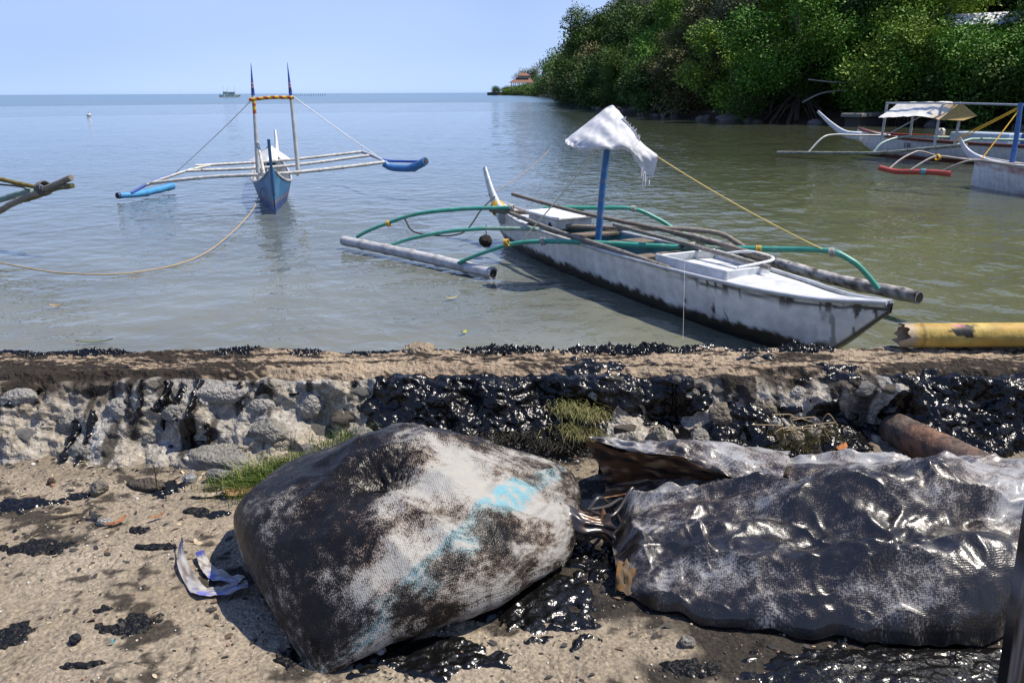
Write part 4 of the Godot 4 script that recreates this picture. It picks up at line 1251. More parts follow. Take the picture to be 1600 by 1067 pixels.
	for s in [-1.0, 1.0]:
		b = Buf.new()
		pole(b, PackedVector3Array([V(-5, 0.1, s * 4.5), V(0, 0.1, s * 4.5), V(5, 0.3, s * 4.5)]), 0.16, 0.14, Color(0.5, 0.52, 0.5), Color(0.3, 0.3, 0.3), 0.2, 0.0, 6)
		part("float", b, M.paint, t)
	for s in [-2.5, 2.5]:
		b = Buf.new()
		pole(b, PackedVector3Array([V(s, 0.3, -4.5), V(s, 1.3, 0), V(s, 0.3, 4.5)]), 0.08, 0.08, Color(0.5, 0.52, 0.5), Color(0.3, 0.3, 0.3), 0.2, 0.0, 6)
		part("boom", b, M.paint, t)
	t = thing("fish_fence", "thin dark row of stakes on the horizon beside the right blue tipped post", "fence", V(-146.0, W, -560.0), 0)
	for k in 15:
		b = Buf.new()
		pole(b, PackedVector3Array([V(k * 1.5, -0.3, 0), V(k * 1.5, 0.6, 0), V(k * 1.5 + 0.1, 1.4 + 0.3 * nz(k * 1.7, 2.0), 0)]), 0.16, 0.12, Color(0.05, 0.06, 0.07), Color(0.1, 0.1, 0.1), 0.2, 0.0, 5)
		part("stake", b, M.wood, t)
	t = thing("buoy", "small white float buoy alone on the water at left", "buoy", V(-35.9, W, -70.4), 0)
	b = Buf.new()
	rock(b, 3.0, V(0.19, 0.15, 0.17), Color(0.72, 0.72, 0.7), 0, 0.03, 16, 10)
	part("ball", b, M.paint, t).position.y = 0.06
	b = Buf.new()
	b.tube(PackedVector3Array([V(0, 0.2, 0), V(0.03, 0.36, 0)]), PackedFloat32Array([0.05, 0.04]), PackedColorArray([Color(0.6, 0.6, 0.6), Color(0.6, 0.6, 0.6)]), 8)
	part("eye", b, M.paint, t)
	# flotsam
	for s in [[V(0.55, W + 0.012, -14.2), 0.22, 0.025, Color(0.14, 0.10, 0.07), 0.1, "dark stick floating behind the white boat's stern"], [V(-0.53, W + 0.012, -6.8), 0.07, 0.016, Color(0.42, 0.34, 0.16), 0.4, "yellow brown leaf floating in front of the pale bamboo float"], [V(-0.36, W + 0.012, -5.75), 0.04, 0.016, Color(0.40, 0.42, 0.10), 0.9, "yellow green leaf floating close behind the wall"], [V(-3.9, W + 0.012, -6.6), 0.06, 0.014, Color(0.42, 0.26, 0.1), 0.3, "orange leaf floating near the tan mooring rope"], [V(-3.05, W + 0.012, -5.55), 0.13, 0.010, Color(0.10, 0.14, 0.04), 0.15, "strand of green weed floating at far left"]]:
		b = Buf.new()
		var pts := PackedVector3Array()
		var cc := PackedColorArray()
		for k in 9:
			for j in 3:
				var e := k / 4.0 - 1.0
				pts.append(V(e * s[1], 0.01 + 0.02 * (e * e) + 0.006 * absf(j - 1.0), (j - 1.0) * s[2] * sqrt(maxf(0.0, 1.0 - e * e))))
				cc.append(s[3])
		b.grid(pts, 3, 9, cc)
		var o := part("floating_stick" if s[1] > 0.2 else "floating_leaf", b, M.grass if s[1] < 0.2 else M.wood)
		o.position = s[0]
		o.rotation.y = s[4]
		tag(o, s[5], "stick" if s[1] > 0.2 else "leaf")

# ---------------------------------------------------------------- sacks on the sand
func bytes(f: FastNoiseLite, size: int) -> PackedByteArray:
	var im := f.get_image(size, size)
	im.convert(Image.FORMAT_L8)
	return im.get_data()

func weave_tile(cw: int, ch: int) -> PackedFloat32Array:
	# plain weave of flat plastic ribbons: over and under
	var out := PackedFloat32Array()
	for y in ch * 2:
		for x in cw * 2:
			var over: bool = (x / cw + y / ch) % 2 == 0
			var a := sin(PI * (x % cw + 0.5) / cw)
			var b := sin(PI * (y % ch + 0.5) / ch)
			out.append(0.25 + 0.75 * (a * 0.35 + b * 0.65 if over else a * 0.65 + b * 0.35))
	return out

# stained woven plastic: spots [u, v, ru, rv, how dark]; the dye of a printed stripe lies on the line v = s0 + s1 * u
func woven(called: String, spots: Array, clean: Color, base_dark: float, stripe: Array, seed_at: int, size := 1024, cell := 4, cell_y := 4, relief := 0.22, wet := 0.30, mottle := 1.0) -> void:
	var n1 := bytes(noise(0.006, 5, FastNoiseLite.TYPE_SIMPLEX_SMOOTH, seed_at), size)
	var n2 := bytes(noise(0.03, 4, FastNoiseLite.TYPE_SIMPLEX_SMOOTH, seed_at + 1), size)
	var n3 := bytes(noise(0.2, 2, FastNoiseLite.TYPE_SIMPLEX_SMOOTH, seed_at + 2), size)
	# the spots on a coarse grid first
	var g := 65
	var low := PackedFloat32Array()
	for y in g:
		for x in g:
			var d := base_dark
			for s in spots:
				var e := pow((float(x) / (g - 1) - s[0]) / s[2], 2) + pow((float(y) / (g - 1) - s[1]) / s[3], 2)
				d += s[4] * exp(-e)
			low.append(d)
	var rgb := PackedByteArray()
	rgb.resize(size * size * 3)
	var rough := PackedByteArray()
	rough.resize(size * size)
	var high := PackedByteArray()
	high.resize(size * size)
	var tile := weave_tile(cell, cell_y)
	var tw := cell * 2
	var th := cell_y * 2
	var k := 0
	for y in size:
		var fy := float(y) / size
		var gy := fy * (g - 1)
		var y0 := int(gy)
		var wy := gy - y0
		for x in size:
			var gx := float(x) / size * (g - 1)
			var x0 := int(gx)
			var wx := gx - x0
			var q := y0 * g + x0
			var d := lerpf(lerpf(low[q], low[q + 1], wx), lerpf(low[q + g], low[q + g + 1], wx), wy)
			var a := n1[k] / 255.0 - 0.5
			var b := n2[k] / 255.0 - 0.5
			var c := n3[k] / 255.0 - 0.5
			d += (0.9 * a + 0.6 * b + 0.75 * c) * mottle
			# oil sits in the gaps of the weave first
			if (x % cell == 0) or (y % cell_y == 0):
				d += 0.14
			var t := clampf((d - 0.08) / 0.9, 0.0, 1.0)
			t = t * t * (3.0 - 2.0 * t)
			var r0 := clean.r
			var g0 := clean.g
			var b0 := clean.b
			if stripe:
				var e: float = absf(fy - stripe[0] - stripe[1] * pow(maxf(0.0, float(x) / size - 0.3), 1.6)) / stripe[2]
				if e < 1.0:
					var w := clampf((1.0 - e) * 4.0, 0.0, 1.0) * clampf(0.68 + 1.9 * b + 1.0 * a, 0.0, 0.95)
					r0 = lerpf(r0, 0.40, w)
					g0 = lerpf(g0, 0.59, w)
					b0 = lerpf(b0, 0.64, w)
			# thin oil is brown, thick oil black
			var br := clampf(t * 1.6, 0.0, 1.0)
			var bk := clampf(t * 2.0 - 0.9, 0.0, 0.95) * clampf(0.97 + 0.5 * c + 0.3 * b, 0.6, 1.0)
			var warm := clampf(0.5 + 2.0 * a, 0.0, 1.0)
			var r := lerpf(lerpf(r0, 0.25 + 0.08 * warm, br), 0.06, bk)
			var gg := lerpf(lerpf(g0, 0.225 + 0.035 * warm, br), 0.057, bk)
			var bb := lerpf(lerpf(b0, 0.205, br), 0.057, bk)
			rgb[k * 3] = int(r * 255.0)
			rgb[k * 3 + 1] = int(gg * 255.0)
			rgb[k * 3 + 2] = int(bb * 255.0)
			rough[k] = int(clampf(lerpf(0.6, wet, t) + 0.2 * c + 0.1 * b, 0.12, 0.9) * 255.0)
			high[k] = int(clampf(tile[(y % th) * tw + x % tw] * (0.75 + 0.7 * b) + 0.9 * c + 0.5 * b, 0.0, 1.0) * 200.0 + 25.0)
			k += 1
	var m := StandardMaterial3D.new()
	m.resource_name = called
	m.albedo_texture = ImageTexture.create_from_image(Image.create_from_data(size, size, false, Image.FORMAT_RGB8, rgb))
	m.roughness = 1.0
	m.roughness_texture = ImageTexture.create_from_image(Image.create_from_data(size, size, false, Image.FORMAT_L8, rough))
	m.roughness_texture_channel = BaseMaterial3D.TEXTURE_CHANNEL_GRAYSCALE
	m.heightmap_enabled = true
	m.heightmap_texture = ImageTexture.create_from_image(Image.create_from_data(size, size, false, Image.FORMAT_L8, high))
	m.heightmap_scale = relief
	m.metallic_specular = 0.33
	M[called] = m

func stuffed_sack() -> void:
	var t := thing("stuffed_sack", "stuffed woven plastic sack, grey white with a teal stripe and black oil stains", "sack", V(-0.28, 0, -2.04))
	var FL := V(-0.470, 0, -1.560)
	var FR := V(0.165, 0, -1.975)
	var BR := V(0.165, 0, -2.40)
	var BL := V(-0.845, 0, -2.20)
	var nu := 190
	var nv := 150
	for half in 2:
		var p := PackedVector3Array()
		var uv := PackedVector2Array()
		for y in nv:
			var v0 := float(y) / (nv - 1)
			var b := sin((2.0 * v0 - 1.0) * PI / 2)
			var v := (b + 1.0) / 2
			for x in nu:
				var u0 := float(x) / (nu - 1)
				var a := sin((2.0 * u0 - 1.0) * PI / 2)
				var u := (a + 1.0) / 2
				var q := FL.lerp(FR, u).lerp(BL.lerp(BR, u), v)
				# sides bow outwards, corners pull in
				q += V(-0.075, 0, 0.0) * (1.0 - b * b) * sm(0.35, 0.0, u)
				q += V(0.045, 0, -0.01) * (1.0 - b * b) * sm(0.65, 1.0, u)
				q += V(0.045, 0, 0.095) * (1.0 - a * a) * sm(0.4, 0.0, v)
				q += V(0.0, 0, -0.10) * (1.0 - a * a) * sm(0.5, 1.0, v)
				var pu := pow(absf(a), 2.3)
				var pv := pow(absf(b), 2.2)
				var f := pow((1.0 - pu) * (1.0 - pv), 0.52)
				var seam := 0.105 * (1.0 - 0.55 * pu * pv) - 0.075 * exp(-(u * u + v * v) / 0.03) + 0.03 * v
				seam += 0.008 * nz(u * 7.0 + v * 5.0, 1.0)
				var h := 0.0
				if half == 0:
					h = 0.215 + 0.05 * 0.75 * exp(-pow((u - 0.42) / 0.34, 2) - pow((v - 0.85) / 0.32, 2)) + 0.02 * nz(u * 2.0, v * 2.0, 7.0)
					# the hollow behind the crown of the sack
					h -= 0.06 * exp(-pow((u - 0.37) / 0.10, 2) - pow((v - 0.44) / 0.10, 2))
					h += 0.02 * exp(-pow((u - 0.75) / 0.22, 2) - pow((v - 0.55) / 0.3, 2))
					h *= (1.0 - 0.55 * sm(0.4, 1.0, u)) * (1.0 - 0.05 * sm(0.35, 0.0, u))
					h += 0.008 * nz(u * 7.0, v * 7.0, 11.0) + 0.003 * nz(u * 22.0, v * 20.0, 12.0)
					# the cloth sags between its full parts
					h += 0.016 * (0.45 - absf(nz(u * 2.6 + v * 1.8, v * 3.4 - u, 14.0)) * 2.0) + 0.007 * (0.45 - absf(nz(u * 6.5 - v * 3.0, v * 5.0, 15.0)) * 2.0)
					h -= 0.018 * exp(-pow((v - 0.16 - 0.12 * u) / 0.035, 2)) * sm(0.15, 0.5, u) * sm(1.0, 0.7, u)
					# wrinkles gathered at the neck and the near corner
					var neck := sm(0.72, 1.0, u) * sin(v * 46.0 + 5.0 * nz(u * 5.0, v * 4.0)) * 0.012
					var cor := exp(-(u * u + v * v) / 0.06) * sin((u - v) * 55.0) * 0.010
					h += neck + cor
					h += 0.014 * exp(-pow((u - 0.37) / 0.11, 2) - pow((v - 0.46) / 0.11, 2)) * sin(u * 150.0 + 20.0 * nz(u * 6.0, v * 9.0))
					q.y = seam + h * f
				else:
					# the underside swells a little past the seam, then rests on the sand
					q.y = lerpf(seam, minf(ground_y(q.x, q.z) - 0.012, seam), pow(f, 0.5))
					var mid := FL.lerp(BR, 0.5)
					q = q.lerp(V(mid.x, q.y, mid.z), 0.13 * f)
				p.append(q - t.position)
				uv.append(Vector2(u0, v0))
		var c := PackedColorArray()
		c.resize(p.size())
		c.fill(Color.WHITE)
		var bb := Buf.new()
		bb.grid(p, nu, nv, c, uv)
		part("top_panel" if half == 0 else "under_panel", bb, M.sack, t)
	# stitched hem at the near corner
	var b := Buf.new()
	var hem := PackedVector3Array()
	for k in 14:
		var f := k / 13.0
		var q := V(-0.475 - 0.018 * f, 0.012 + 0.05 * f, -1.552 - 0.045 * f)
		for j in 4:
			hem.append(q + V(0.0075 * (j - 1.5), 0.004 * nz(k * 0.5, j * 0.7), 0.006 * (j - 1.5)) - t.position)
	var hc := PackedColorArray()
	for k in hem.size():
		hc.append(Color(0.10, 0.24, 0.28).lerp(Color(0.35, 0.36, 0.34), clampf(0.5 + 1.2 * nz(k * 0.31, 3.0), 0, 1)).lerp(Color(0.05, 0.04, 0.035), sm(0.1, 0.4, nz(k * 0.17, 9.0))))
	var huv := PackedVector2Array()
	for k in hem.size():
		huv.append(Vector2(0.22 + 0.03 * (k % 4) / 3.0, 0.09 + 0.05 * (k / 4) / 13.0))
	b.grid(hem, 4, 14, hc, huv)
	part("corner_hem", b, M.sack, t)
	# the tied neck, black with oil
	b = Buf.new()
	var np := PackedVector3Array()
	var nc := PackedColorArray()
	var path := curve(PackedVector3Array([V(0.10, 0.10, -2.14), V(0.175, 0.085, -2.09), V(0.235, 0.085, -2.075), V(0.275, 0.075, -2.085)]), 10)
	for k in path.size():
		var f := float(k) / (path.size() - 1)
		for j in 40:
			var a := TAU * j / 40.0
			var r := lerpf(0.085, 0.03, sm(0.0, 0.75, f)) + 0.03 * sm(0.8, 1.0, f)
			r *= 1.0 + 0.16 * sin(a * 9.0 + f * 3.0) * sm(0.1, 0.7, f) + 0.06 * nz(a, f * 5.0)
			var q: Vector3 = path[k] + V(0.35 * cos(a) * r, sin(a) * r * 0.82, cos(a) * r)
			q.y = maxf(q.y, ground_y(q.x, q.z) + 0.003)
			np.append(q - t.position)
			var w := sm(0.1, 0.4, nz(a * 2.0, f * 4.0, 5.0))
			nc.append(Color(0.025, 0.022, 0.02).lerp(Color(0.17, 0.09, 0.04), w * sm(0.25, 0.6, f)))
	b.grid(np, 40, path.size(), nc, PackedVector2Array(), true)
	part("neck", b, M.oily_cloth, t)
	b = Buf.new()
	for k in 3:
		cord(b, curve(PackedVector3Array([V(0.22, 0.13, -2.08), V(0.26 + 0.02 * k, 0.15 - 0.03 * k, -2.12), V(0.31 + 0.03 * k, 0.08 + 0.03 * k, -2.16 - 0.02 * k), V(0.34, 0.03, -2.14)]), 6) , 0.006, Color(0.03, 0.026, 0.024))
	for k in b.v.size():
		b.v[k] -= t.position
	part("neck_string", b, M.oily_cloth, t)

func crumpled_sack() -> void:
	var t := thing("open_sack", "large black oil soaked woven sack lying crumpled with its mouth open", "sack", V(1.0, 0, -2.08))
	var nu := 300
	var nv := 190
	var p := PackedVector3Array()
	var uv := PackedVector2Array()
	var front := curve(PackedVector3Array([V(0.285, 0, -1.86), V(0.40, 0, -1.775), V(0.60, 0, -1.70), V(0.85, 0, -1.645), V(1.08, 0, -1.625), V(1.30, 0, -1.70), V(1.52, 0, -1.82), V(1.72, 0, -2.0)]), 40)
	var back := curve(PackedVector3Array([V(0.30, 0, -2.26), V(0.42, 0, -2.44), V(0.66, 0, -2.50), V(0.90, 0, -2.52), V(1.12, 0, -2.50), V(1.34, 0, -2.46), V(1.55, 0, -2.40), V(1.80, 0, -2.30)]), 40)
	# folds: [from x, z, to x, z, width, height]
	var folds := [[0.30, -2.19, 0.55, -2.19, 0.028, 0.030], [0.55, -2.19, 0.80, -2.10, 0.03, 0.034], [0.80, -2.10, 1.05, -2.03, 0.035, 0.022], [0.82, -2.24, 1.15, -2.10, 0.04, -0.035], [0.55, -2.05, 0.95, -1.93, 0.05, -0.020],
		[0.45, -1.98, 0.75, -1.98, 0.035, 0.014], [0.75, -1.88, 1.15, -1.84, 0.05, -0.030], [0.70, -1.80, 1.05, -1.76, 0.03, 0.018], [0.40, -1.90, 0.70, -1.80, 0.022, 0.012], [1.05, -2.0, 1.35, -2.16, 0.05, 0.022],
		[1.20, -1.92, 1.42, -1.98, 0.03, -0.022], [0.95, -2.36, 1.25, -2.28, 0.035, 0.020], [0.70, -2.40, 0.85, -2.22, 0.03, -0.024], [0.62, -2.42, 0.66, -2.26, 0.022, 0.022], [1.22, -2.36, 1.36, -2.22, 0.03, -0.028], [1.36, -2.32, 1.66, -2.14, 0.04, 0.02], [0.33, -2.10, 0.36, -1.93, 0.02, 0.014], [1.30, -1.80, 1.52, -1.92, 0.03, 0.016], [0.9, -2.02, 1.02, -1.86, 0.025, 0.014], [0.45, -2.10, 1.25, -1.98, 0.05, 0.016], [0.55, -1.86, 1.40, -1.74, 0.05, 0.018], [0.95, -2.20, 1.55, -2.02, 0.06, 0.016], [1.0, -1.95, 1.5, -1.86, 0.05, -0.02]]
	for y in nv:
		var v := float(y) / (nv - 1)
		for x in nu:
			var u := float(x) / (nu - 1)
			var fi := u * (front.size() - 1)
			var k := mini(int(fi), front.size() - 2)
			var a := front[k].lerp(front[k + 1], fi - k)
			var bk := back[k].lerp(back[k + 1], fi - k)
			var q := a.lerp(bk, v)
			q.z += 0.012 * nz(q.x * 9.0, v * 3.0, 2.0)
			var b := 2.0 * v - 1.0
			var dome := pow(1.0 - pow(absf(b), 2.6), 0.55)
			var tall := lerpf(0.085, 0.215, sm(0.0, 0.62, u)) * (1.0 - 0.75 * sm(0.86, 1.0, u))
			tall *= 1.0 - 0.18 * sm(0.5, 0.9, v)
			tall *= 0.35 + 0.65 * sm(0.0, 0.10, u)
			var h := tall * dome
			for s in folds:
				var ex: float = s[2] - s[0]
				var ez: float = s[3] - s[1]
				var w: float = clampf(((q.x - s[0]) * ex + (q.z - s[1]) * ez) / (ex * ex + ez * ez), -0.15, 1.15)
				var dx: float = q.x - s[0] - ex * w + 0.02 * nz(q.x * 8.0, q.z * 8.0, 4.0)
				var dz: float = q.z - s[1] - ez * w + 0.02 * nz(q.x * 8.0, q.z * 8.0, 9.0)
				var d := sqrt(dx * dx + dz * dz)
				if d < s[4] * 3.0:
					var e: float = d / s[4]
					h += 2.1 * s[5] * exp(-e * (e if s[5] < 0 else sqrt(e + 0.05))) * sin(PI * clampf((w + 0.15) / 1.3, 0.02, 0.98)) * sm(0.0, 0.3, dome)
			# crumpled cloth: sharp ridges of two sizes
			var r1 := 1.0 - absf(nz(q.x * 4.2, q.z * 5.5, 21.0)) * 2.2
			var r2 := 1.0 - absf(nz(q.x * 10.0 + 3.0 * nz(q.x * 2.0, q.z * 2.0), q.z * 12.0, 22.0)) * 2.2
			var r3 := 1.0 - absf(nz(q.x * 21.0, q.z * 25.0, 24.0)) * 2.2
			var warp := 0.5 * nz(q.x * 2.2, q.z * 2.2, 26.0)
			var s1 := pow(maxf(0.0, 1.0 - absf(nz(q.x * 2.3 + q.z * 1.6 + warp, q.z * 4.2 - q.x * 1.1, 27.0)) * 3.2), 2.5)
			var s2 := pow(maxf(0.0, 1.0 - absf(nz(q.x * 4.6 - q.z * 3.0 + warp, q.z * 7.0 + q.x * 2.0, 28.0)) * 3.2), 2.5)
			h += (0.018 * s1 + 0.005 * s2 + 0.005 * (r1 - 0.4) + 0.0012 * (r2 - 0.4) + 0.0008 * (r3 - 0.4) + 0.0010 * nz(q.x * 50.0, q.z * 56.0, 23.0)) * sm(0.0, 0.4, dome)
			q.y = ground_y(q.x, q.z) + 0.006 + maxf(h, 0.0) + 0.012 * sm(0.06, 0.0, v) * (1.0 + nz(u * 20.0, 3.0)) * 0.7
			# the full right end bulges out over the sand
			var bulge := sm(0.35, 0.8, u) * sin(PI * clampf(v / 0.28, 0.0, 1.0)) * sm(0.3, 0.1, v)
			q += V(0.01, 0.0, 0.055) * bulge
			p.append(q - t.position)
			uv.append(Vector2(u, v))
	var c := PackedColorArray()
	c.resize(p.size())
	c.fill(Color.WHITE)
	var b := Buf.new()
	b.grid(p, nu, nv, c, uv)
	part("body", b, M.black_sack, t)
	# the mouth: lower lip, brown inside, upper lip, and the outside going down behind
	var low := curve(PackedVector3Array([V(0.285, 0.055, -2.28), V(0.384, 0.080, -2.27), V(0.490, 0.095, -2.24), V(0.588, 0.126, -2.2), V(0.681, 0.135, -2.17), V(0.78, 0.15, -2.13)]), 16)
	var deep := curve(PackedVector3Array([V(0.31, 0.05, -2.40), V(0.40, 0.06, -2.40), V(0.50, 0.07, -2.38), V(0.60, 0.09, -2.33), V(0.70, 0.11, -2.26), V(0.79, 0.14, -2.18)]), 16)
	var top := curve(PackedVector3Array([V(0.243, 0.222, -2.38), V(0.325, 0.207, -2.345), V(0.42, 0.204, -2.30), V(0.51, 0.212, -2.26), V(0.605, 0.195, -2.21), V(0.78, 0.16, -2.13)]), 16)
	var over := curve(PackedVector3Array([V(0.262, 0.222, -2.405), V(0.345, 0.216, -2.39), V(0.45, 0.219, -2.37), V(0.56, 0.23, -2.36), V(0.68, 0.222, -2.31), V(0.84, 0.20, -2.22)]), 16)
	var down := curve(PackedVector3Array([V(0.30, 0.10, -2.52), V(0.40, 0.10, -2.54), V(0.50, 0.10, -2.54), V(0.63, 0.11, -2.53), V(0.76, 0.13, -2.5), V(0.92, 0.15, -2.42)]), 16)
	var foot := curve(PackedVector3Array([V(0.30, 0.0, -2.56), V(0.40, 0.0, -2.6), V(0.50, 0.0, -2.6), V(0.63, 0.0, -2.6), V(0.76, 0.0, -2.58), V(0.95, 0.02, -2.5)]), 16)
	for w in 2:
		var rows: Array = [low, deep, top] if w == 0 else [top, over, down, foot]
		var m := 40
		p = PackedVector3Array()
		uv = PackedVector2Array()
		c = PackedColorArray()
		for y in m:
			var f := float(y) / (m - 1) * (rows.size() - 1)
			var k := mini(int(f), rows.size() - 2)
			for x in low.size():
				var a0: Vector3 = rows[maxi(k - 1, 0)][x]
				var a1: Vector3 = rows[k][x]
				var a2: Vector3 = rows[k + 1][x]
				var a3: Vector3 = rows[mini(k + 2, rows.size() - 1)][x]
				var q := a1.cubic_interpolate(a2, a0, a3, f - k)
				var n := 0.012 * nz(q.x * 9.0, f * 2.0, 31.0) + 0.006 * nz(q.x * 24.0, f * 5.0, 32.0)
				q += V(0.3 * n, n, 0.8 * n)
				p.append(q - t.position)
				var e := float(x) / (low.size() - 1)
				uv.append(Vector2(0.05 + 0.5 * e, 0.98 - 0.32 * float(y) / (m - 1)))
				var br := Color(0.13, 0.065, 0.03).lerp(Color(0.34, 0.22, 0.12), sm(0.1, 0.5, nz(e * 7.0, f * 3.0, 33.0))).lerp(Color(0.03, 0.022, 0.018), sm(0.0, 0.45, nz(e * 5.0, f * 4.0, 34.0)))
				c.append(br if w == 0 else Color.WHITE)
		b = Buf.new()
		b.grid(p, low.size(), m, c, uv)
		var o := part("mouth_lining" if w == 0 else "mouth_flap", b, M.oily_cloth if w == 0 else M.black_sack, t)
		if w == 0:
			o.set_meta("label", "rusty brown inside of the open mouth")
	# the frayed left corner that shows its pale brown side
	b = Buf.new()
	p = PackedVector3Array()
	c = PackedColorArray()
	for y in 16:
		for x in 12:
			var f := y / 15.0
			var e := x / 11.0
			var q := V(0.272 + 0.085 * e + 0.03 * f, 0.012 + 0.055 * sin(PI * f) * (1.0 - 0.5 * e) + 0.022 * nz(f * 5.0, e * 4.0), -1.84 - 0.13 * f + 0.02 * e)
			p.append(q - t.position)
			c.append(Color(0.13, 0.10, 0.07).lerp(Color(0.16, 0.085, 0.03), sm(0.0, 0.4, nz(f * 5.0, e * 4.0, 41.0))).lerp(Color(0.04, 0.03, 0.025), sm(0.5, 1.0, e)))
	b.grid(p, 12, 16, c)
	part("frayed_corner", b, M.cloth, t)

func near_things() -> void:
	var b := Buf.new()
	# rusty pipe
	var t := thing("log", "brown weathered log leaning between the black wall and the open sack", "log", V(1.48, 0, -2.8))
	var ax := loc(t, [V(1.462, 0.055, -2.845), V(1.49, 0.075, -2.66), V(1.545, 0.10, -2.36), V(1.60, 0.09, -2.15)])
	var pts := even(ax, 0.012)
	var r := PackedFloat32Array()
	var c := PackedColorArray()
	for k in pts.size():
		var f := float(k) / (pts.size() - 1)
		r.append((0.066 + 0.002 * nz(k * 0.4, 2.0)) * (sqrt(maxf(0.04, 1.0 - pow(1.0 - k / 3.0, 2))) if k < 3 else 1.0))
		c.append(Color(0.17, 0.13, 0.105).lerp(Color(0.26, 0.14, 0.085), clampf(0.5 + nz(f * 5.0, 9.0), 0, 1)))
	b.tube(pts, r, c, 28, 1.0, 0.0, Color(0.07, 0.05, 0.04, 0.7))
	part("trunk", b, M.wood, t)
	# bamboo on the wall
	t = thing("bamboo_pole", "thick yellow bamboo pole with jagged end lying on top of the wall", "bamboo pole", V(2.2, 0.31, -3.2))
	var p := PackedVector3Array()
	c = PackedColorArray()
	var a0 := V(1.60, 0.322, -3.185)
	var a1 := V(3.3, 0.342, -3.13)
	var dirn := (a1 - a0).normalized()
	var sd := dirn.cross(Vector3.UP).normalized()
	var up := sd.cross(dirn)
	var steps := 220
	for k in steps:
		for j in 40:
			var a := TAU * j / 40.0
			var jag := (0.035 * nz(cos(a) * 1.6, sin(a) * 1.6, 3.0) + 0.006 * nz(cos(a) * 5.0, sin(a) * 5.0, 4.0) + 0.025) if k == 0 else 0.0
			var d := 1.7 * k / (steps - 1)
			if k == 0:
				d = jag
			elif d < 0.07:
				d = lerpf(0.035 * nz(cos(a) * 1.6, sin(a) * 1.6, 3.0) + 0.006 * nz(cos(a) * 5.0, sin(a) * 5.0, 4.0) + 0.025, 0.075, k / 10.0)
			var knot: float = exp(-pow((fposmod(d - 0.105, 0.46) - 0.0) / 0.006, 2)) + exp(-pow((fposmod(d - 0.105, 0.46) - 0.46) / 0.006, 2))
			var rad := 0.051 * (1.0 + 0.05 * knot)
			p.append(a0 + dirn * d + (sd * cos(a) + up * sin(a)) * rad - t.position)
			var q := Color(0.60, 0.43, 0.11).lerp(Color(0.52, 0.32, 0.07), clampf(0.4 + nz(d * 5.0, cos(a), sin(a)), 0, 1))
			q = q.lerp(Color(0.2, 0.13, 0.05), 0.8 * knot)
			q = q.lerp(Color(0.60, 0.46, 0.30), sm(0.09, 0.05, d))
			var sp := exp(-pow((d - 0.275 + 0.02 * sin(a * 3.0)) / 0.05, 2) - pow(angle_difference(a, 0.7) / 0.7, 2))
			q = q.lerp(Color(0.02, 0.02, 0.02), sm(0.35, 0.45, sp + 0.5 * nz(d * 40.0, a * 4.0) * sp * 1.4))
			q = q.lerp(Color(0.6, 0.22, 0.25), 0.7 * sm(0.45, 0.75, exp(-pow((d - 0.25) / 0.04, 2) - pow(angle_difference(a, 1.2) / 0.35, 2))))
			c.append(q)
	b = Buf.new()
	b.grid(p, 40, steps, c, PackedVector2Array(), true)
	part("culm", b, M.bamboo, t)
	b = Buf.new()
	p = PackedVector3Array()
	c = PackedColorArray()
	for k in 12:
		for j in 40:
			var a := TAU * j / 40.0
			var d := lerpf(0.035 * nz(cos(a) * 1.6, sin(a) * 1.6, 3.0) + 0.006 * nz(cos(a) * 5.0, sin(a) * 5.0, 4.0) + 0.026, 0.11, k / 11.0)
			p.append(a0 + dirn * d + (sd * cos(a) + up * sin(a)) * lerpf(0.0495, 0.042, k / 11.0) - t.position)
			c.append(Color(0.50, 0.38, 0.24))
	b.grid(p, 40, 12, c, PackedVector2Array(), true)
	var ring := PackedVector3Array()
	for j in 40:
		var a := TAU * j / 40.0
		ring.append(a0 + dirn * 0.112 + (sd * cos(a) + up * sin(a)) * 0.046 - t.position)
	for j in 40:
		b.tri(a0 + dirn * 0.112 - t.position, ring[j], ring[(j + 1) % 40], Color(0.42, 0.32, 0.2))
	part("hollow_inside", b, M.wood, t)
	# oily plank at the right edge, close to the camera
	t = thing("oily_plank", "oil streaked dark plank with a blue edge standing at the right edge", "plank", V(1.075, 0, -1.43))
	p = PackedVector3Array()
	c = PackedColorArray()
	b = Buf.new()
	var pq := [V(1.045, -0.02, -1.385), V(1.040, 0.56, -1.42)]
	for k in 60:
		var f := k / 59.0
		for j in 14:
			var e := j / 13.0
			var q: Vector3 = pq[0].lerp(pq[1], f) + V(0.055 * e, 0, 0.02 * e + 0.002 * nz(e * 9.0, f * 4.0))
			p.append(q - t.position)
			var dk := 0.35 + 0.65 * sm(0.0, 0.4, nz(e * 7.0, f * 2.5, 6.0) + 0.3)
			c.append(Color(0.16, 0.17, 0.19).lerp(Color(0.012, 0.012, 0.014), dk).lerp(Color(0.02, 0.10, 0.36), sm(0.72, 0.8, e) * sm(0.5, 0.2, f)))
	b.grid(p, 14, 60, c)
	var pf := p.duplicate()
	for k in pf.size():
		pf[k] += V(0.01, 0, -0.045)
	b.grid(pf, 14, 60, c)
	for k in 59:
		b.quad(p[k * 14], p[(k + 1) * 14], pf[(k + 1) * 14], pf[k * 14], c[k * 14])
		b.quad(p[k * 14 + 13], pf[k * 14 + 13], pf[(k + 1) * 14 + 13], p[(k + 1) * 14 + 13], Color(0.02, 0.10, 0.36))
	b.quad(p[59 * 14], p[59 * 14 + 13], pf[59 * 14 + 13], pf[59 * 14], Color(0.02, 0.02, 0.02))
	part("board", b, M.oily_wood, t)
	# strip of white and blue plastic
	t = thing("plastic_strap", "white and blue plastic strap folded on the sand left of the stuffed sack", "strap", V(-0.87, 0, -1.96))
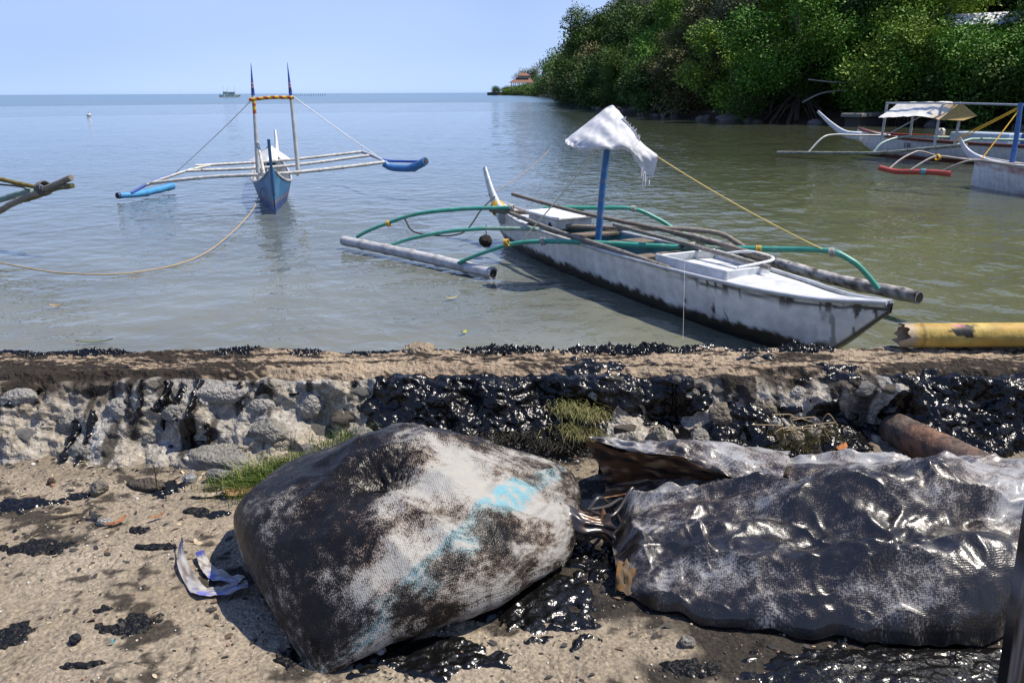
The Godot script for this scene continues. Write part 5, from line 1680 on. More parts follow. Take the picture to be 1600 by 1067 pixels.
	for w in 2:
		var line := curve(PackedVector3Array([V(-0.980, 0.045, -2.078), V(-0.955, 0.022, -2.0), V(-0.897, 0.012, -1.915), V(-0.848, 0.010, -1.866), V(-0.79, 0.011, -1.868), V(-0.73, 0.016, -1.892)]) if w == 0 else PackedVector3Array([V(-0.912, 0.024, -2.028), V(-0.878, 0.016, -1.98), V(-0.832, 0.013, -1.937), V(-0.75, 0.020, -1.899)]), 10)
		p = PackedVector3Array()
		c = PackedColorArray()
		for k in line.size():
			var f := float(k) / (line.size() - 1)
			var d := (line[mini(k + 1, line.size() - 1)] - line[maxi(k - 1, 0)]).normalized()
			var side := d.cross(Vector3.UP).normalized()
			side = side.rotated(d, (lerpf(1.2, 0.15, sm(0.0, 0.35, f)) if w == 0 else 0.2) + 0.4 * nz(f * 5.0, 2.0 + w))
			for j in 7:
				var e := j / 6.0 * 2.0 - 1.0
				p.append(line[k] + side * e * lerpf(0.012, 0.018, sm(0.0, 0.6, f)) + V(0, maxf(0.0, ground_y(line[k].x, line[k].z)) + 0.003 * nz(f * 16.0, e * 1.5, 5.0 + w), 0) - t.position)
				var q := Color(0.36, 0.34, 0.30).lerp(Color(0.17, 0.14, 0.11), sm(0.0, 0.5, nz(f * 6.0, e * 1.2, 3.0)))
				q = q.lerp(Color(0.05, 0.06, 0.20), sm(0.16, 0.06, f))
				q = q.lerp(Color(0.08, 0.10, 0.40), sm(-0.05, 0.25, nz(f * 12.0, e * 2.0, 8.0)) * sm(0.35, 0.6, f) * sm(-0.5, 0.3, e) * 0.8)
				c.append(q)
		b = Buf.new()
		b.grid(p, 7, line.size(), c)
		part("strap_band", b, M.plastic, t)
	# grass
	var tufts := [
		["grass_tuft", "bright green grass tuft between the wall and the stuffed sack", [V(-0.93, 0.0, -2.50), V(-0.84, 0.02, -2.56), V(-0.76, 0.04, -2.60), V(-0.68, 0.06, -2.66), V(-0.60, 0.08, -2.70), V(-0.88, 0.0, -2.46)], 0.07, 2600, Color(0.13, 0.22, 0.04), Color(0.27, 0.31, 0.09), 0.08, V(0.0, 0, 0.5)],
		["grass_tuft", "olive dry grass tuft hanging from the oily wall above the open sack", [V(0.20, 0.15, -2.80), V(0.25, 0.14, -2.78), V(0.30, 0.13, -2.77), V(0.22, 0.09, -2.74), V(0.27, 0.07, -2.73)], 0.035, 1000, Color(0.13, 0.15, 0.04), Color(0.25, 0.2, 0.08), 0.085, V(0.1, -0.9, 0.9)],
		["grass_tuft", "sparse dry grass tuft at the foot of the wall near the log", [V(1.02, 0.06, -2.73), V(1.10, 0.05, -2.72), V(1.16, 0.05, -2.71), V(1.20, 0.04, -2.70)], 0.04, 900, Color(0.13, 0.13, 0.04), Color(0.32, 0.25, 0.12), 0.07, V(0.0, 0, 0.4)],
		["grass_tuft", "black oil soaked grass tuft under the wall behind the stuffed sack", [V(-0.1, 0.05, -2.72), V(0.0, 0.06, -2.73), V(0.1, 0.05, -2.72), V(0.17, 0.04, -2.7), V(0.36, 0.05, -2.72)], 0.06, 900, Color(0.02, 0.018, 0.014), Color(0.06, 0.05, 0.03), 0.08, V(0.0, -0.5, 0.9)]]
	for s in tufts:
		b = Buf.new()
		for k in s[4]:
			var spot: Vector3 = s[2][rng.randi_range(0, s[2].size() - 1)]
			var w := V(rng.randfn() * s[3], 0, rng.randfn() * s[3] * 0.6)
			var root := spot + w
			root.y = minf(root.y, spot.y) + rr(-0.015, 0.01)
			if s[8].y == 0.0:
				root.y = ground_y(root.x, root.z) - 0.005 if root.z > -2.64 else wall_at(root.x, clampf((root.z + 2.655) / -0.25, 0.0, 0.4)).y
			var lean: Vector3 = s[8] * rr(0.4, 1.0) + V(rr(-0.7, 0.7), 0, rr(-0.5, 0.6))
			var col: Color = s[5].lerp(s[6], pow(rng.randf(), 1.6)) * rr(0.75, 1.2)
			blades(b, root, lean * 0.8, s[7] * rr(0.5, 1.15), rr(0.0009, 0.0019), Color(col.r, col.g, col.b))
		tag(part(s[0], b, M.grass), s[1], "grass", "grass tufts along the wall")
	# dry stalks near the right tuft
	b = Buf.new()
	for k in 9:
		var s := V(rr(0.95, 1.2), 0.07, rr(-2.76, -2.7))
		cord(b, curve(PackedVector3Array([s, s + V(rr(-0.05, 0.03), 0.05, 0.02), s + V(rr(-0.1, 0.02), rr(0.06, 0.1), 0.04), s + V(rr(-0.14, 0.02), rr(0.05, 0.1), 0.05)]), 5), 0.0018, Color(0.36, 0.28, 0.16), 4)
	tag(part("dry_stalks", b, M.grass), "thin dry curling stalks above the sparse grass by the log", "dry stalks")
	# stones and scraps that can be told apart
	var stones := [
		[V(-1.418, 0, -2.456), V(0.032, 0.028, 0.03), Color(0.26, 0.23, 0.19), "round brown grey stone on open sand left of the grass"],
		[V(-1.031, 0, -2.55), V(0.055, 0.024, 0.028), Color(0.33, 0.32, 0.30), "long pale grey stone at the foot of the wall left of the grass tuft"],
		[V(-1.141, 0, -2.545), V(0.026, 0.02, 0.022), Color(0.40, 0.40, 0.40), "small light grey stone below the big wall stone"],
		[V(-1.29, 0, -2.23), V(0.035, 0.016, 0.018), Color(0.46, 0.44, 0.40), "flat white stone beside the orange wood chip"],
		[V(0.533, 0.03, -2.70), V(0.042, 0.062, 0.03), Color(0.36, 0.33, 0.26), "upright tan stone behind the mouth of the open sack"],
		[V(-1.087, 0, -1.665), V(0.018, 0.013, 0.016), Color(0.03, 0.035, 0.045), "small black stone on bare sand at lower left"],
		[V(-1.28, 0, -2.50), V(0.085, 0.022, 0.03), Color(0.14, 0.115, 0.09), "flat dark stone under the wall in front of the biggest wall stone"],
		[V(-0.325, 0, -1.62), V(0.018, 0.012, 0.014), Color(0.42, 0.42, 0.38), "tiny pale pebble in the shadow below the stuffed sack"],
		[V(0.43, 0, -1.655), V(0.022, 0.016, 0.018), Color(0.3, 0.28, 0.25), "grey brown pebble in front of the open sack's near edge"],
		[V(-1.62, 0, -2.52), V(0.016, 0.014, 0.014), Color(0.12, 0.08, 0.06), "dark brown pebble near the left frame edge under the wall"],
		[V(-0.99, 0, -2.47), V(0.02, 0.012, 0.013), Color(0.44, 0.40, 0.34), "small cream pebble beside the left end of the grass tuft"],
		[V(1.06, 0.04, -2.73), V(0.03, 0.026, 0.02), Color(0.5, 0.44, 0.35), "cream stone lying among the sparse dry grass"],
		[V(0.99, 0.07, -2.77), V(0.028, 0.03, 0.02), Color(0.34, 0.34, 0.33), "grey wedge stone above the sparse dry grass"]]
	var k := 0
	for s in stones:
		k += 1
		b = Buf.new()
		rock(b, k * 2.3 + 100.0, s[1], s[2], 6, 0.07, 26, 18)
		var o := part("stone", b, M.loose_stone)
		o.position = s[0] + V(0, ground_y(s[0].x, s[0].z) + s[1].y * 0.55, 0)
		o.rotation = V(0.1, rr(-0.6, 0.6), rr(-0.25, 0.25))
		tag(o, s[3], "stone", "loose stones on the sand")
	var chips := [
		[V(-1.245, 0.012, -2.215), 0.034, 0.007, Color(0.34, 0.13, 0.05), 0.9, "orange brown wood chip beside the flat white stone"],
		[V(-1.13, 0.010, -2.25), 0.024, 0.005, Color(0.40, 0.20, 0.09), 0.6, "short orange wood chip between the white stone and the sack"],
		[V(-1.33, 0.012, -2.26), 0.03, 0.012, Color(0.05, 0.05, 0.05), -0.5, "black charred chip left of the flat white stone"],
		[V(-0.93, 0.012, -2.43), 0.05, 0.03, Color(0.45, 0.26, 0.12), 0.3, "curled tan dead leaf below the grass tuft"],
		[V(-1.03, 0.010, -2.42), 0.06, 0.014, Color(0.46, 0.38, 0.26), 0.1, "pale splinter below the grass tuft"],
		[V(-1.22, 0.02, -2.46), 0.0025, 0.05, Color(0.3, 0.22, 0.14), 0.2, "thin upright twig stuck in the sand under the wall"],
		[V(-1.44, 0.010, -2.30), 0.05, 0.003, Color(0.5, 0.4, 0.26), 0.5, "straw stalk on the sand at left"],
		[V(-0.99, 0.008, -1.66), 0.006, 0.003, Color(0.1, 0.4, 0.5), 0.3, "tiny blue plastic scrap on bare sand"],
		[V(1.2, 0.04, -2.66), 0.035, 0.016, Color(0.45, 0.16, 0.05), 0.7, "orange brown dead leaf left of the log"]]
	for s in chips:
		b = Buf.new()
		p = PackedVector3Array()
		c = PackedColorArray()
		var tall: bool = s[2] > s[1] * 2.0
		for y in 9:
			for x in 5:
				var e := y / 4.0 - 1.0
				var f := x / 2.0 - 1.0
				var wdt: float = s[2] * sqrt(maxf(0.05, 1.0 - e * e * e * e))
				p.append(V(f * s[1], (e + 0.7) * s[2], 0.004 * sin(f * 3.0)) if tall else V(e * s[1], 0.010 * e * e + 0.006 * (1.0 - f * f) + 0.003 * nz(e * 3.0, f * 3.0, s[4] * 9.0), f * wdt))
				var tt := 0.8 + 0.5 * nz(e * 4.0, f * 4.0, s[4] * 20.0)
				c.append(Color(s[3].r * tt, s[3].g * tt, s[3].b * tt))
		b.grid(p, 5, 9, c)
		var o := part("wood_chip" if not "leaf" in s[5] else "dead_leaf", b, M.wood)
		if "plastic" in s[5]:
			o.name = numbered("plastic_scrap")
		elif "twig" in s[5] or "straw" in s[5]:
			o.name = numbered("twig")
		o.position = s[0] + V(0, ground_y(s[0].x, s[0].z), 0)
		o.rotation.y = s[4]
		tag(o, s[5], "leaf" if "leaf" in s[5] else "scrap" if "plastic" in s[5] else "twig" if "twig" in s[5] or "straw" in s[5] else "wood chip")
	# gravel and shell grit nobody could count
	var kinds := []
	for j in 3:
		b = Buf.new()
		rock(b, 300.0 + j * 5.0, V(1, 0.7, 0.85), Color.WHITE, 7, 0.1, 9, 6)
		kinds.append(b.mesh())
	for j in 3:
		var mm := MultiMesh.new()
		mm.transform_format = MultiMesh.TRANSFORM_3D
		mm.use_colors = true
		mm.mesh = kinds[j]
		mm.instance_count = 2600
		for i in mm.instance_count:
			var x := rr(-2.4, 2.2)
			var z := -2.68 + 1.5 * pow(rng.randf(), 1.35)
			var sz := 0.0012 + 0.0045 * pow(rng.randf(), 4.0)
			if z < -2.4 and rng.randf() < 0.3:
				sz *= 1.8
			mm.set_instance_transform(i, Transform3D(Basis.from_euler(V(rr(-0.4, 0.4), rr(0, TAU), rr(-0.4, 0.4))).scaled(Vector3.ONE * sz), V(x, ground_y(x, z) + sz * 0.35, z)))
			var pick := rng.randf()
			mm.set_instance_color(i, Color(0.45, 0.38, 0.29) * rr(0.6, 1.2) if pick < 0.6 else Color(0.55, 0.53, 0.5) if pick < 0.72 else Color(0.05, 0.045, 0.04) if pick < 0.9 else Color(0.28, 0.15, 0.09))
		var o := MultiMeshInstance3D.new()
		o.multimesh = mm
		o.material_override = M.pebble
		o.name = numbered("gravel")
		add_child(o, true)
		tag(o, "fine gravel and shell grit scattered over the sand", "gravel", "", "stuff")
	# dark flecks of bark, leaf and tar trodden into the sand
	for j in 2:
		b = Buf.new()
		p = PackedVector3Array()
		c = PackedColorArray()
		for y in 4:
			for x in 5:
				var f := x / 2.0 - 1.0
				var e := y / 1.5 - 1.0
				p.append(V(f, 0.16 * (1.0 - f * f) + 0.1 * nz(f * 2.0, e * 2.0, j * 4.0), e * 0.45 * sqrt(maxf(0.05, 1.0 - f * f)) + 0.12 * nz(f, j * 3.0)))
				c.append(Color.WHITE)
		b.grid(p, 5, 4, c)
		var mm := MultiMesh.new()
		mm.transform_format = MultiMesh.TRANSFORM_3D
		mm.use_colors = true
		mm.mesh = b.mesh()
		mm.instance_count = 3200
		for i in mm.instance_count:
			var x := rr(-2.4, 1.8)
			var z := -2.70 + 1.55 * pow(rng.randf(), 1.4)
			var sz := 0.0025 + 0.013 * pow(rng.randf(), 4.0)
			if fb(x * 3.0, z * 4.0, 60.0) < -0.1:
				sz *= 0.5
			mm.set_instance_transform(i, Transform3D(Basis.from_euler(V(rr(-0.5, 0.5), rr(0, TAU), rr(-0.5, 0.5))).scaled(Vector3.ONE * sz), V(x, ground_y(x, z) + sz * 0.2, z)))
			var pick := rng.randf()
			mm.set_instance_color(i, Color(0.03, 0.026, 0.022) if pick < 0.62 else Color(0.12, 0.08, 0.05) if pick < 0.85 else Color(0.42, 0.34, 0.22))
		var o := MultiMeshInstance3D.new()
		o.multimesh = mm
		o.material_override = M.pebble
		o.name = numbered("litter")
		add_child(o, true)
		tag(o, "dark flecks of bark, leaf and tar scattered over the sand", "litter", "", "stuff")
	# oil
	var oils := [
		[Vector2(0.08, -1.83), 0.17, 0.17, "big black oil puddle between the stuffed sack and the open sack", 0.008],
		[Vector2(0.21, -2.02), 0.10, 0.10, "black oil puddle under the neck of the stuffed sack", 0.008],
		[Vector2(-0.20, -1.60), 0.20, 0.065, "long oil smear in front of the stuffed sack", 0.007],
		[Vector2(0.95, -1.53), 0.50, 0.14, "wide black oil puddle along the bottom edge at lower right", 0.008],
		[Vector2(0.42, -1.57), 0.09, 0.035, "small oil smear below the open sack's left part", 0.005],
		[Vector2(-1.66, -2.38), 0.13, 0.06, "wet oil patch at the left frame edge below the wall", 0.009],
		[Vector2(-1.40, -2.11), 0.13, 0.05, "broad flaky oil patch on sand at the left", 0.006],
		[Vector2(-1.20, -2.50), 0.06, 0.075, "glinting oil spill at the foot of the wall below the thin run", 0.009],
		[Vector2(-1.03, -2.31), 0.06, 0.03, "oil spot between the straw stalk and the stuffed sack", 0.006],
		[Vector2(-0.94, -2.29), 0.045, 0.026, "small shiny oil spot close to the sack's left shoulder", 0.007],
		[Vector2(-1.08, -2.09), 0.08, 0.02, "thin oil streak just left of the plastic strap", 0.005],
		[Vector2(-0.97, -1.74), 0.07, 0.045, "grey oil patch below the plastic strap", 0.004],
		[Vector2(-1.27, -1.70), 0.07, 0.05, "speckled oil patch near the lower left corner", 0.004],
		[Vector2(-1.07, -1.79), 0.028, 0.022, "round dark oil blot in the middle of the bare sand", 0.004],
		[Vector2(-1.16, -2.19), 0.04, 0.02, "small oil spot below the short orange chip", 0.006],
		[Vector2(-1.47, -2.43), 0.05, 0.025, "small oil clot left of the round brown stone", 0.007],
		[Vector2(-0.55, -1.62), 0.05, 0.04, "oil blot at the near corner of the stuffed sack", 0.004],
		[Vector2(-1.02, -1.58), 0.05, 0.015, "thin oil dash at the bottom edge left of the sack", 0.004]]
	k = 0
	for s in oils:
		k += 1
		oil_patch(s[0], s[1], s[2], k * 3.1, s[3], null, s[4])

# ---------------------------------------------------------------- the headland
var shore := PackedVector3Array()
var inland := PackedVector3Array()

func shoreline() -> void:
	shore = even(PackedVector3Array([V(95, 0, -22), V(60, 0, -25), V(40, 0, -30), V(30, 0, -35.5), V(24.7, 0, -39.6), V(20.6, 0, -44.0), V(18.0, 0, -46.2), V(15.4, 0, -49.6), V(13.1, 0, -56.0), V(10.9, 0, -68.0), V(10.0, 0, -84.0), V(9.9, 0, -122.0), V(11.2, 0, -190.0), V(12.0, 0, -300.0), V(8, 0, -420.0), V(-2.0, 0, -500.0), V(-11.0, 0, -528.0)]), 2.0)
	var raw := PackedVector3Array()
	for k in shore.size():
		var d := (shore[mini(k + 1, shore.size() - 1)] - shore[maxi(k - 1, 0)]).normalized()
		raw.append(V(-d.z, 0, d.x))
	for k in shore.size():
		var s := Vector3.ZERO
		for j in range(maxi(0, k - 6), mini(shore.size(), k + 7)):
			s += raw[j]
		inland.append(s.normalized())

func land_y(k: int, d: float) -> float:
	var p := shore[k] + inland[k] * d
	var rise: float = 0.42 * lerpf(1.0, 0.25, sm(-380.0, -480.0, p.z))
	var y := W + (d * 0.28 if d < 0 else 0.5 * sm(0, 1.2, d) + 0.10 * d)
	y += rise * maxf(0.0, d - 3.0) * sm(60.0, 10.0, d) * 1.0 + (rise * 12.0 * sm(10.0, 60.0, d))
	return y + 0.35 * fb(p.x * 0.12, p.z * 0.12, 200.0) * sm(0.0, 4.0, d) + 0.12 * nz(p.x * 0.8, p.z * 0.8, 201.0) * sm(-1, 1, d)

func land() -> void:
	var ds := PackedFloat32Array([-4.0, -2.0, -1.0, -0.5, 0.0, 0.3, 0.6, 1.0, 1.5, 2.2, 3.0, 4.0, 5.5, 7.5, 10, 13, 17, 22, 28, 36, 46, 60, 80])
	var p := PackedVector3Array()
	var c := PackedColorArray()
	for d in ds:
		for k in shore.size():
			var q := shore[k] + inland[k] * d
			q += inland[k] * 0.7 * nz(k * 0.37, d * 0.3, 5.0)
			q.y = land_y(k, d)
			p.append(q)
			var e := Color(0.06, 0.047, 0.034).lerp(Color(0.15, 0.13, 0.10), sm(0.1, 0.5, nz(q.x * 0.6, q.z * 0.6, 9.0)))
			c.append(e.lerp(Color(0.035, 0.045, 0.02), sm(2.5, 6.0, d)))
	var b := Buf.new()
	b.grid(p, shore.size(), ds.size(), c)
	struct("headland", b, M.earth)

var clumps := []

func make_clumps() -> void:
	# four balls of loose leaves of unit size; the last one is thin and twiggy
	for kind in 4:
		var b := Buf.new()
		var g := RandomNumberGenerator.new()
		g.seed = 900 + kind
		var n: int = [44, 44, 52, 26][kind]
		for k in n:
			var d := V(g.randfn(), g.randfn() * 0.75, g.randfn()).normalized()
			var at := d * pow(g.randf(), 0.45) * 0.95
			var dir := (d * 0.7 + V(g.randf_range(-1, 1), g.randf_range(-0.5, 0.7), g.randf_range(-1, 1)) * 0.8).normalized()
			var nn := (V(g.randf_range(-0.7, 0.7), 1.0, g.randf_range(-0.7, 0.7)) + d * 0.5).normalized()
			var side := dir.cross(nn).normalized()
			var l: float = g.randf_range(0.22, 0.38) * [1.0, 1.0, 1.25, 1.3][kind]
			var w: float = l * [0.34, 0.40, 0.16, 0.12][kind]
			var t := g.randf_range(0.72, 1.25)
			var col := Color(t, t, t)
			var up := nn * l * 0.06
			# a leaf folded along its rib
			b.tri(at, at + dir * l * 0.5 + side * w + up, at + dir * l, col)
			b.tri(at, at + dir * l, at + dir * l * 0.5 - side * w + up, col)
		clumps.append(b.mesh())

# limbs as a branching set of tubes, and the tips that carry leaves
func tree(called: String, label: String, group: String, at: Vector3, h: float, spread: float, s: int, tints: Array, kind: int, dense: float, low: float, clump: float, bare := 0.0, roots := false, bark := Color(0.12, 0.10, 0.08)) -> void:
	var t := thing(called, label, "tree", at, 0.0, group)
	var g := RandomNumberGenerator.new()
	g.seed = s * 7919 + 13
	var b := Buf.new()
	var r0 := 0.05 + h * 0.017
	var lean := V(g.randf_range(-0.12, 0.12), 0, g.randf_range(-0.12, 0.12)) * h
	var trunk := curve(PackedVector3Array([V(0, -0.4, 0), V(lean.x * 0.1, h * 0.2, lean.z * 0.1), V(lean.x * 0.4, h * 0.45, lean.z * 0.4) + V(g.randf_range(-0.1, 0.1), 0, g.randf_range(-0.1, 0.1)) * h * 0.4, lean + V(0, h * 0.8, 0)]), 5)
	var rad := PackedFloat32Array()
	var col := PackedColorArray()
	for k in trunk.size():
		rad.append(r0 * (1.0 - 0.75 * k / trunk.size()) * (1.4 if k == 0 else 1.0))
		col.append(bark * g.randf_range(0.8, 1.2))
	b.tube(trunk, rad, col, 7)
	var blobs := []
	var n := int(g.randi_range(8, 11) * (1.0 + 0.1 * h / 8.0))
	for k in n:
		var f: float = lerpf(low, 1.0, (k + g.randf_range(0.2, 0.8)) / n)
		var a := k * 2.4 + g.randf_range(-0.5, 0.5)
		var out: float = spread * sqrt(maxf(0.05, 1.0 - pow((f - 0.42) / 0.68, 2))) * g.randf_range(0.45, 0.95)
		var tip := V(lean.x * f + cos(a) * out, h * f, lean.z * f + sin(a) * out)
		var root := trunk[clampi(int((f * 0.75) * trunk.size()), 1, trunk.size() - 2)]
		var mid := root.lerp(tip, 0.5) + V(0, -0.06 * out + 0.05 * h * g.randf_range(-0.3, 1), 0)
		var limb := curve(PackedVector3Array([root, mid, tip]), 4)
		rad = PackedFloat32Array()
		col = PackedColorArray()
		for j in limb.size():
			rad.append(r0 * 0.42 * (1.0 - 0.8 * j / limb.size()))
			col.append(bark * g.randf_range(0.8, 1.2))
		b.tube(limb, rad, col, 5)
		var br: float = spread * g.randf_range(0.30, 0.46)
		blobs.append([tip, br])
		if bare > 0.0:
			for j in int(14 * bare):
				var d := V(g.randfn(), absf(g.randfn()) * 0.8 + 0.2, g.randfn()).normalized()
				var q := tip + d * br * g.randf_range(0.8, 1.9)
				var tw := curve(PackedVector3Array([tip, tip.lerp(q, 0.5) + V(g.randfn(), g.randfn(), g.randfn()) * 0.12 * br, q]), 3)
				var trd := PackedFloat32Array()
				var tcl := PackedColorArray()
				for i in tw.size():
					trd.append(0.028 * clump * 2.0 * (1.0 - 0.8 * i / tw.size()))
					tcl.append(bark * g.randf_range(0.9, 1.5))
				b.tube(tw, trd, tcl, 4)
	if roots:
		# stilt roots arch down into the mud
		for k in 26:
			var a := g.randf() * TAU
			var o := g.randf_range(0.5, 1.0) * spread * 0.55
			var top := V(cos(a) * 0.1, g.randf_range(0.6, 1.5), sin(a) * 0.1)
			var end := V(cos(a) * o, -0.6, sin(a) * o)
			var arch := curve(PackedVector3Array([top, top.lerp(end, 0.45) + V(0, 0.45, 0), end + V(0, 0.3, 0), end]), 4)
			rad = PackedFloat32Array()
			col = PackedColorArray()
			for j in arch.size():
				rad.append(0.045)
				col.append(Color(0.10, 0.075, 0.06) * g.randf_range(0.7, 1.4))
			b.tube(arch, rad, col, 5)
	part("trunk", b, M.bark, t)
	var total := 0
	var counts := []
	for q in blobs:
		var m := int(dense * q[1] * q[1] / (clump * clump) * 7.0) + 4
		counts.append(m)
		total += m
	var mm := MultiMesh.new()
	mm.transform_format = MultiMesh.TRANSFORM_3D
	mm.use_colors = true
	mm.mesh = clumps[kind]
	mm.instance_count = total
	var i := 0
	for k in blobs.size():
		var hue: Color = tints[0].lerp(tints[1], g.randf())
		for j in counts[k]:
			var d := V(g.randfn(), g.randfn(), g.randfn()).normalized()
			var sc := clump * g.randf_range(0.6, 1.55)
			var q: Vector3 = blobs[k][0] + d * blobs[k][1] * pow(g.randf(), 0.4) * V(1.15, 0.8, 1.15)
			q += V(g.randfn(), g.randfn() * 0.6, g.randfn()) * blobs[k][1] * 0.12
			mm.set_instance_transform(i, Transform3D(Basis.from_euler(V(g.randf_range(-0.5, 0.5), g.randf() * TAU, g.randf_range(-0.5, 0.5))).scaled(Vector3.ONE * sc), q))
			var c := hue * g.randf_range(0.7, 1.3)
			mm.set_instance_color(i, Color(c.r, c.g, c.b))
			i += 1
	var o := MultiMeshInstance3D.new()
	o.multimesh = mm
	o.material_override = M.leaf
	o.name = "crown"
	o.set_meta("kind", "stuff")
	t.add_child(o, true)

func at_shore(k: int, d: float) -> Vector3:
	var p := shore[k] + inland[k] * d
	p.y = land_y(k, d)
	return p

func near_index(x: float, z: float) -> int:
	var best := 0
	for k in shore.size():
		if Vector2(shore[k].x - x, shore[k].z - z).length() < Vector2(shore[best].x - x, shore[best].z - z).length():
			best = k
	return best

func headland() -> void:
	make_clumps()
	var deep := [Color(0.040, 0.085, 0.016), Color(0.07, 0.125, 0.022)]
	var glossy := [Color(0.065, 0.165, 0.020), Color(0.125, 0.235, 0.028)]
	var fresh := [Color(0.13, 0.235, 0.028), Color(0.20, 0.29, 0.04)]
	var olive := [Color(0.085, 0.095, 0.032), Color(0.125, 0.12, 0.045)]
	var dry := [Color(0.12, 0.125, 0.042), Color(0.17, 0.155, 0.06)]
	# trees one can point at
	tree("mangrove_tree", "broad glossy mangrove on stilt roots at the water, largest of the bright crowns", "", at_shore(near_index(16.4, -48.6), 0.6), 7.6, 3.7, 1, glossy, 1, 1.25, 0.22, 0.42, 0.0, true)
	tree("mangrove_tree", "low rounded mangrove right of the largest one, behind the canopy boat's bow", "", at_shore(near_index(20.2, -44.4), 0.9), 4.4, 2.9, 2, fresh, 1, 1.2, 0.3, 0.40, 0.0, true)
	tree("mangrove_tree", "low dark mangrove hanging over the water behind the boat canopy", "", at_shore(near_index(26.5, -38.6), 1.2), 4.2, 2.8, 3, glossy, 1, 1.2, 0.28, 0.40, 0.0, true)
	tree("leafy_tree", "bright green leafy tree above and left of the boat canopy", "", at_shore(near_index(18.6, -45.6), 5.5), 9.0, 3.4, 4, fresh, 0, 1.1, 0.35, 0.44, 0.0, false, Color(0.34, 0.30, 0.25))
	tree("leafy_tree", "tall dark tree at the right edge of the photo", "", at_shore(near_index(30, -35.5), 4.0), 9.5, 4.0, 5, glossy, 0, 1.1, 0.3, 0.44)
	tree("bare_tree", "grey half dead tree with bare twigs on the left slope of the headland", "", at_shore(near_index(10.0, -92), 5.5), 9.5, 4.0, 6, [Color(0.085, 0.085, 0.06), Color(0.12, 0.115, 0.08)], 3, 0.35, 0.4, 0.6, 1.0, false, Color(0.24, 0.21, 0.18))
	tree("dry_tree", "yellow brown drooping dry tree at the waterline left of the largest mangrove", "", at_shore(near_index(11.3, -65), 1.6), 5.0, 2.6, 7, dry, 2, 0.9, 0.15, 0.5, 0.4, false)
	tree("dry_tree", "olive feathery bamboo like tree rising behind the dry one", "", at_shore(near_index(11.6, -63), 5.5), 9.0, 3.0, 8, olive, 2, 1.0, 0.25, 0.5, 0.3, false)
	tree("leafy_tree", "pale grey green tree with fine leaves left of the largest mangrove", "", at_shore(near_index(13.4, -55.0), 3.4), 8.5, 2.8, 9, [Color(0.085, 0.095, 0.055), Color(0.12, 0.125, 0.075)], 2, 1.1, 0.25, 0.42, 0.2, false)
	tree("leafy_tree", "dark green tree that stands out against the sky, first of the headland's skyline", "", at_shore(near_index(9.9, -118), 1.6), 11.5, 4.4, 10, deep, 0, 1.1, 0.2, 0.7)
	var rows := [[0.7, 3.4, 4.4, 2.6], [5.0, 5.0, 7.5, 3.2], [9.5, 6.0, 8.5, 3.7], [15.0, 7.0, 9.0, 4.2], [22.0, 9.0, 10.0, 4.8]]
	var row_word := ["low waterside tree", "second row tree", "mid slope tree", "upper slope tree", "hilltop tree"]
	var s := 40
	var told := {}
	var k0 := near_index(52, -27)
	for r in rows.size():
		var k := k0
		var stop := near_index(10.5, -150)
		while k < stop:
			s += 1
			var far: float = sm(-60.0, -140.0, shore[k].z)
			var h: float = rows[r][2] * (0.85 + 0.3 * fposmod(s * 0.618, 1.0)) * (1.0 + 0.30 * far)
			var w: int = s * 5 % 7
			if far > 0.2:
				w = [0, 1, 3, 4][s % 4]
			var at := at_shore(k, rows[r][0] + 1.2 * nz(s * 1.7, 2.0))
			var view := at.x / -at.z
			# the gap through which a pale roof shows
			if view > 0.52 and view < 0.66 and r < 4:
				h = minf(h, [2.4, 2.4, 3.0, 3.0][r])
			if view > 0.465 and view < 0.63:
				if r > 0 and r < 3:
					k += 2
					continue
			var where := "above the two boats at right" if view > 0.52 else "behind the boat canopy" if view > 0.44 else "around the largest mangrove" if view > 0.3 else "between the white rag and the mangrove" if view > 0.17 else "above the white rag" if view > 0.115 else "on the left slope against the sky"
			var look: String = ["dark green", "deep green", "glossy green", "olive", "sombre green", "bright green", "shiny green"][w]
			var label := "%s %s, %s" % [look, row_word[r], where]
			if told.has(label):
				told[label] += 1
				label += ", the one farther left" if told[label] == 1 else ", the one farthest left"
			else:
				told[label] = 0
			tree("leafy_tree", label, "trees of the headland wood", at, h, rows[r][3] * (1.0 + 0.45 * far), s, [deep, deep, glossy, olive, deep, fresh, glossy][w], [0, 0, 1, 0, 2][s % 5], 1.2, 0.04 if r < 1 else 0.22, lerpf(0.46, 0.85, far))
			k += int(ceil(rows[r][1] * (1.0 + 0.9 * far) / 2.0 + fposmod(s * 0.37, 1.0) * 1.2))
	# the far end of the wood reads as one mass
	var mm := MultiMesh.new()
	mm.transform_format = MultiMesh.TRANSFORM_3D
	mm.use_colors = true
	mm.mesh = clumps[0]
	mm.instance_count = 5200
	for i in mm.instance_count:
		var k := rng.randi_range(near_index(10.5, -146), shore.size() - 8)
		var f := rng.randf()
		var d := 0.5 + 34.0 * f * lerpf(1.0, 0.5, sm(-340.0, -400.0, shore[k].z))
		var p := at_shore(k, d)
		var tall := (11.0 + 4.5 * nz(p.x * 0.10, p.z * 0.05, 3.0)) * lerpf(1.0, 0.22, sm(-330.0, -400.0, p.z))
		p.y += tall * pow(rng.randf(), 0.7)
		p += V(rng.randfn(), 0, rng.randfn()) * 0.8
		mm.set_instance_transform(i, Transform3D(Basis.from_euler(V(rr(-0.5, 0.5), rr(0, TAU), 0)).scaled(Vector3.ONE * rr(1.3, 2.4)), p))
		var c: Color = deep[0].lerp(olive[0] if rng.randf() < 0.3 else fresh[0], rng.randf() * 0.7) * rr(0.8, 1.2)
		mm.set_instance_color(i, Color(c.r, c.g, c.b))
	var o := MultiMeshInstance3D.new()
	o.multimesh = mm
	o.material_override = M.leaf
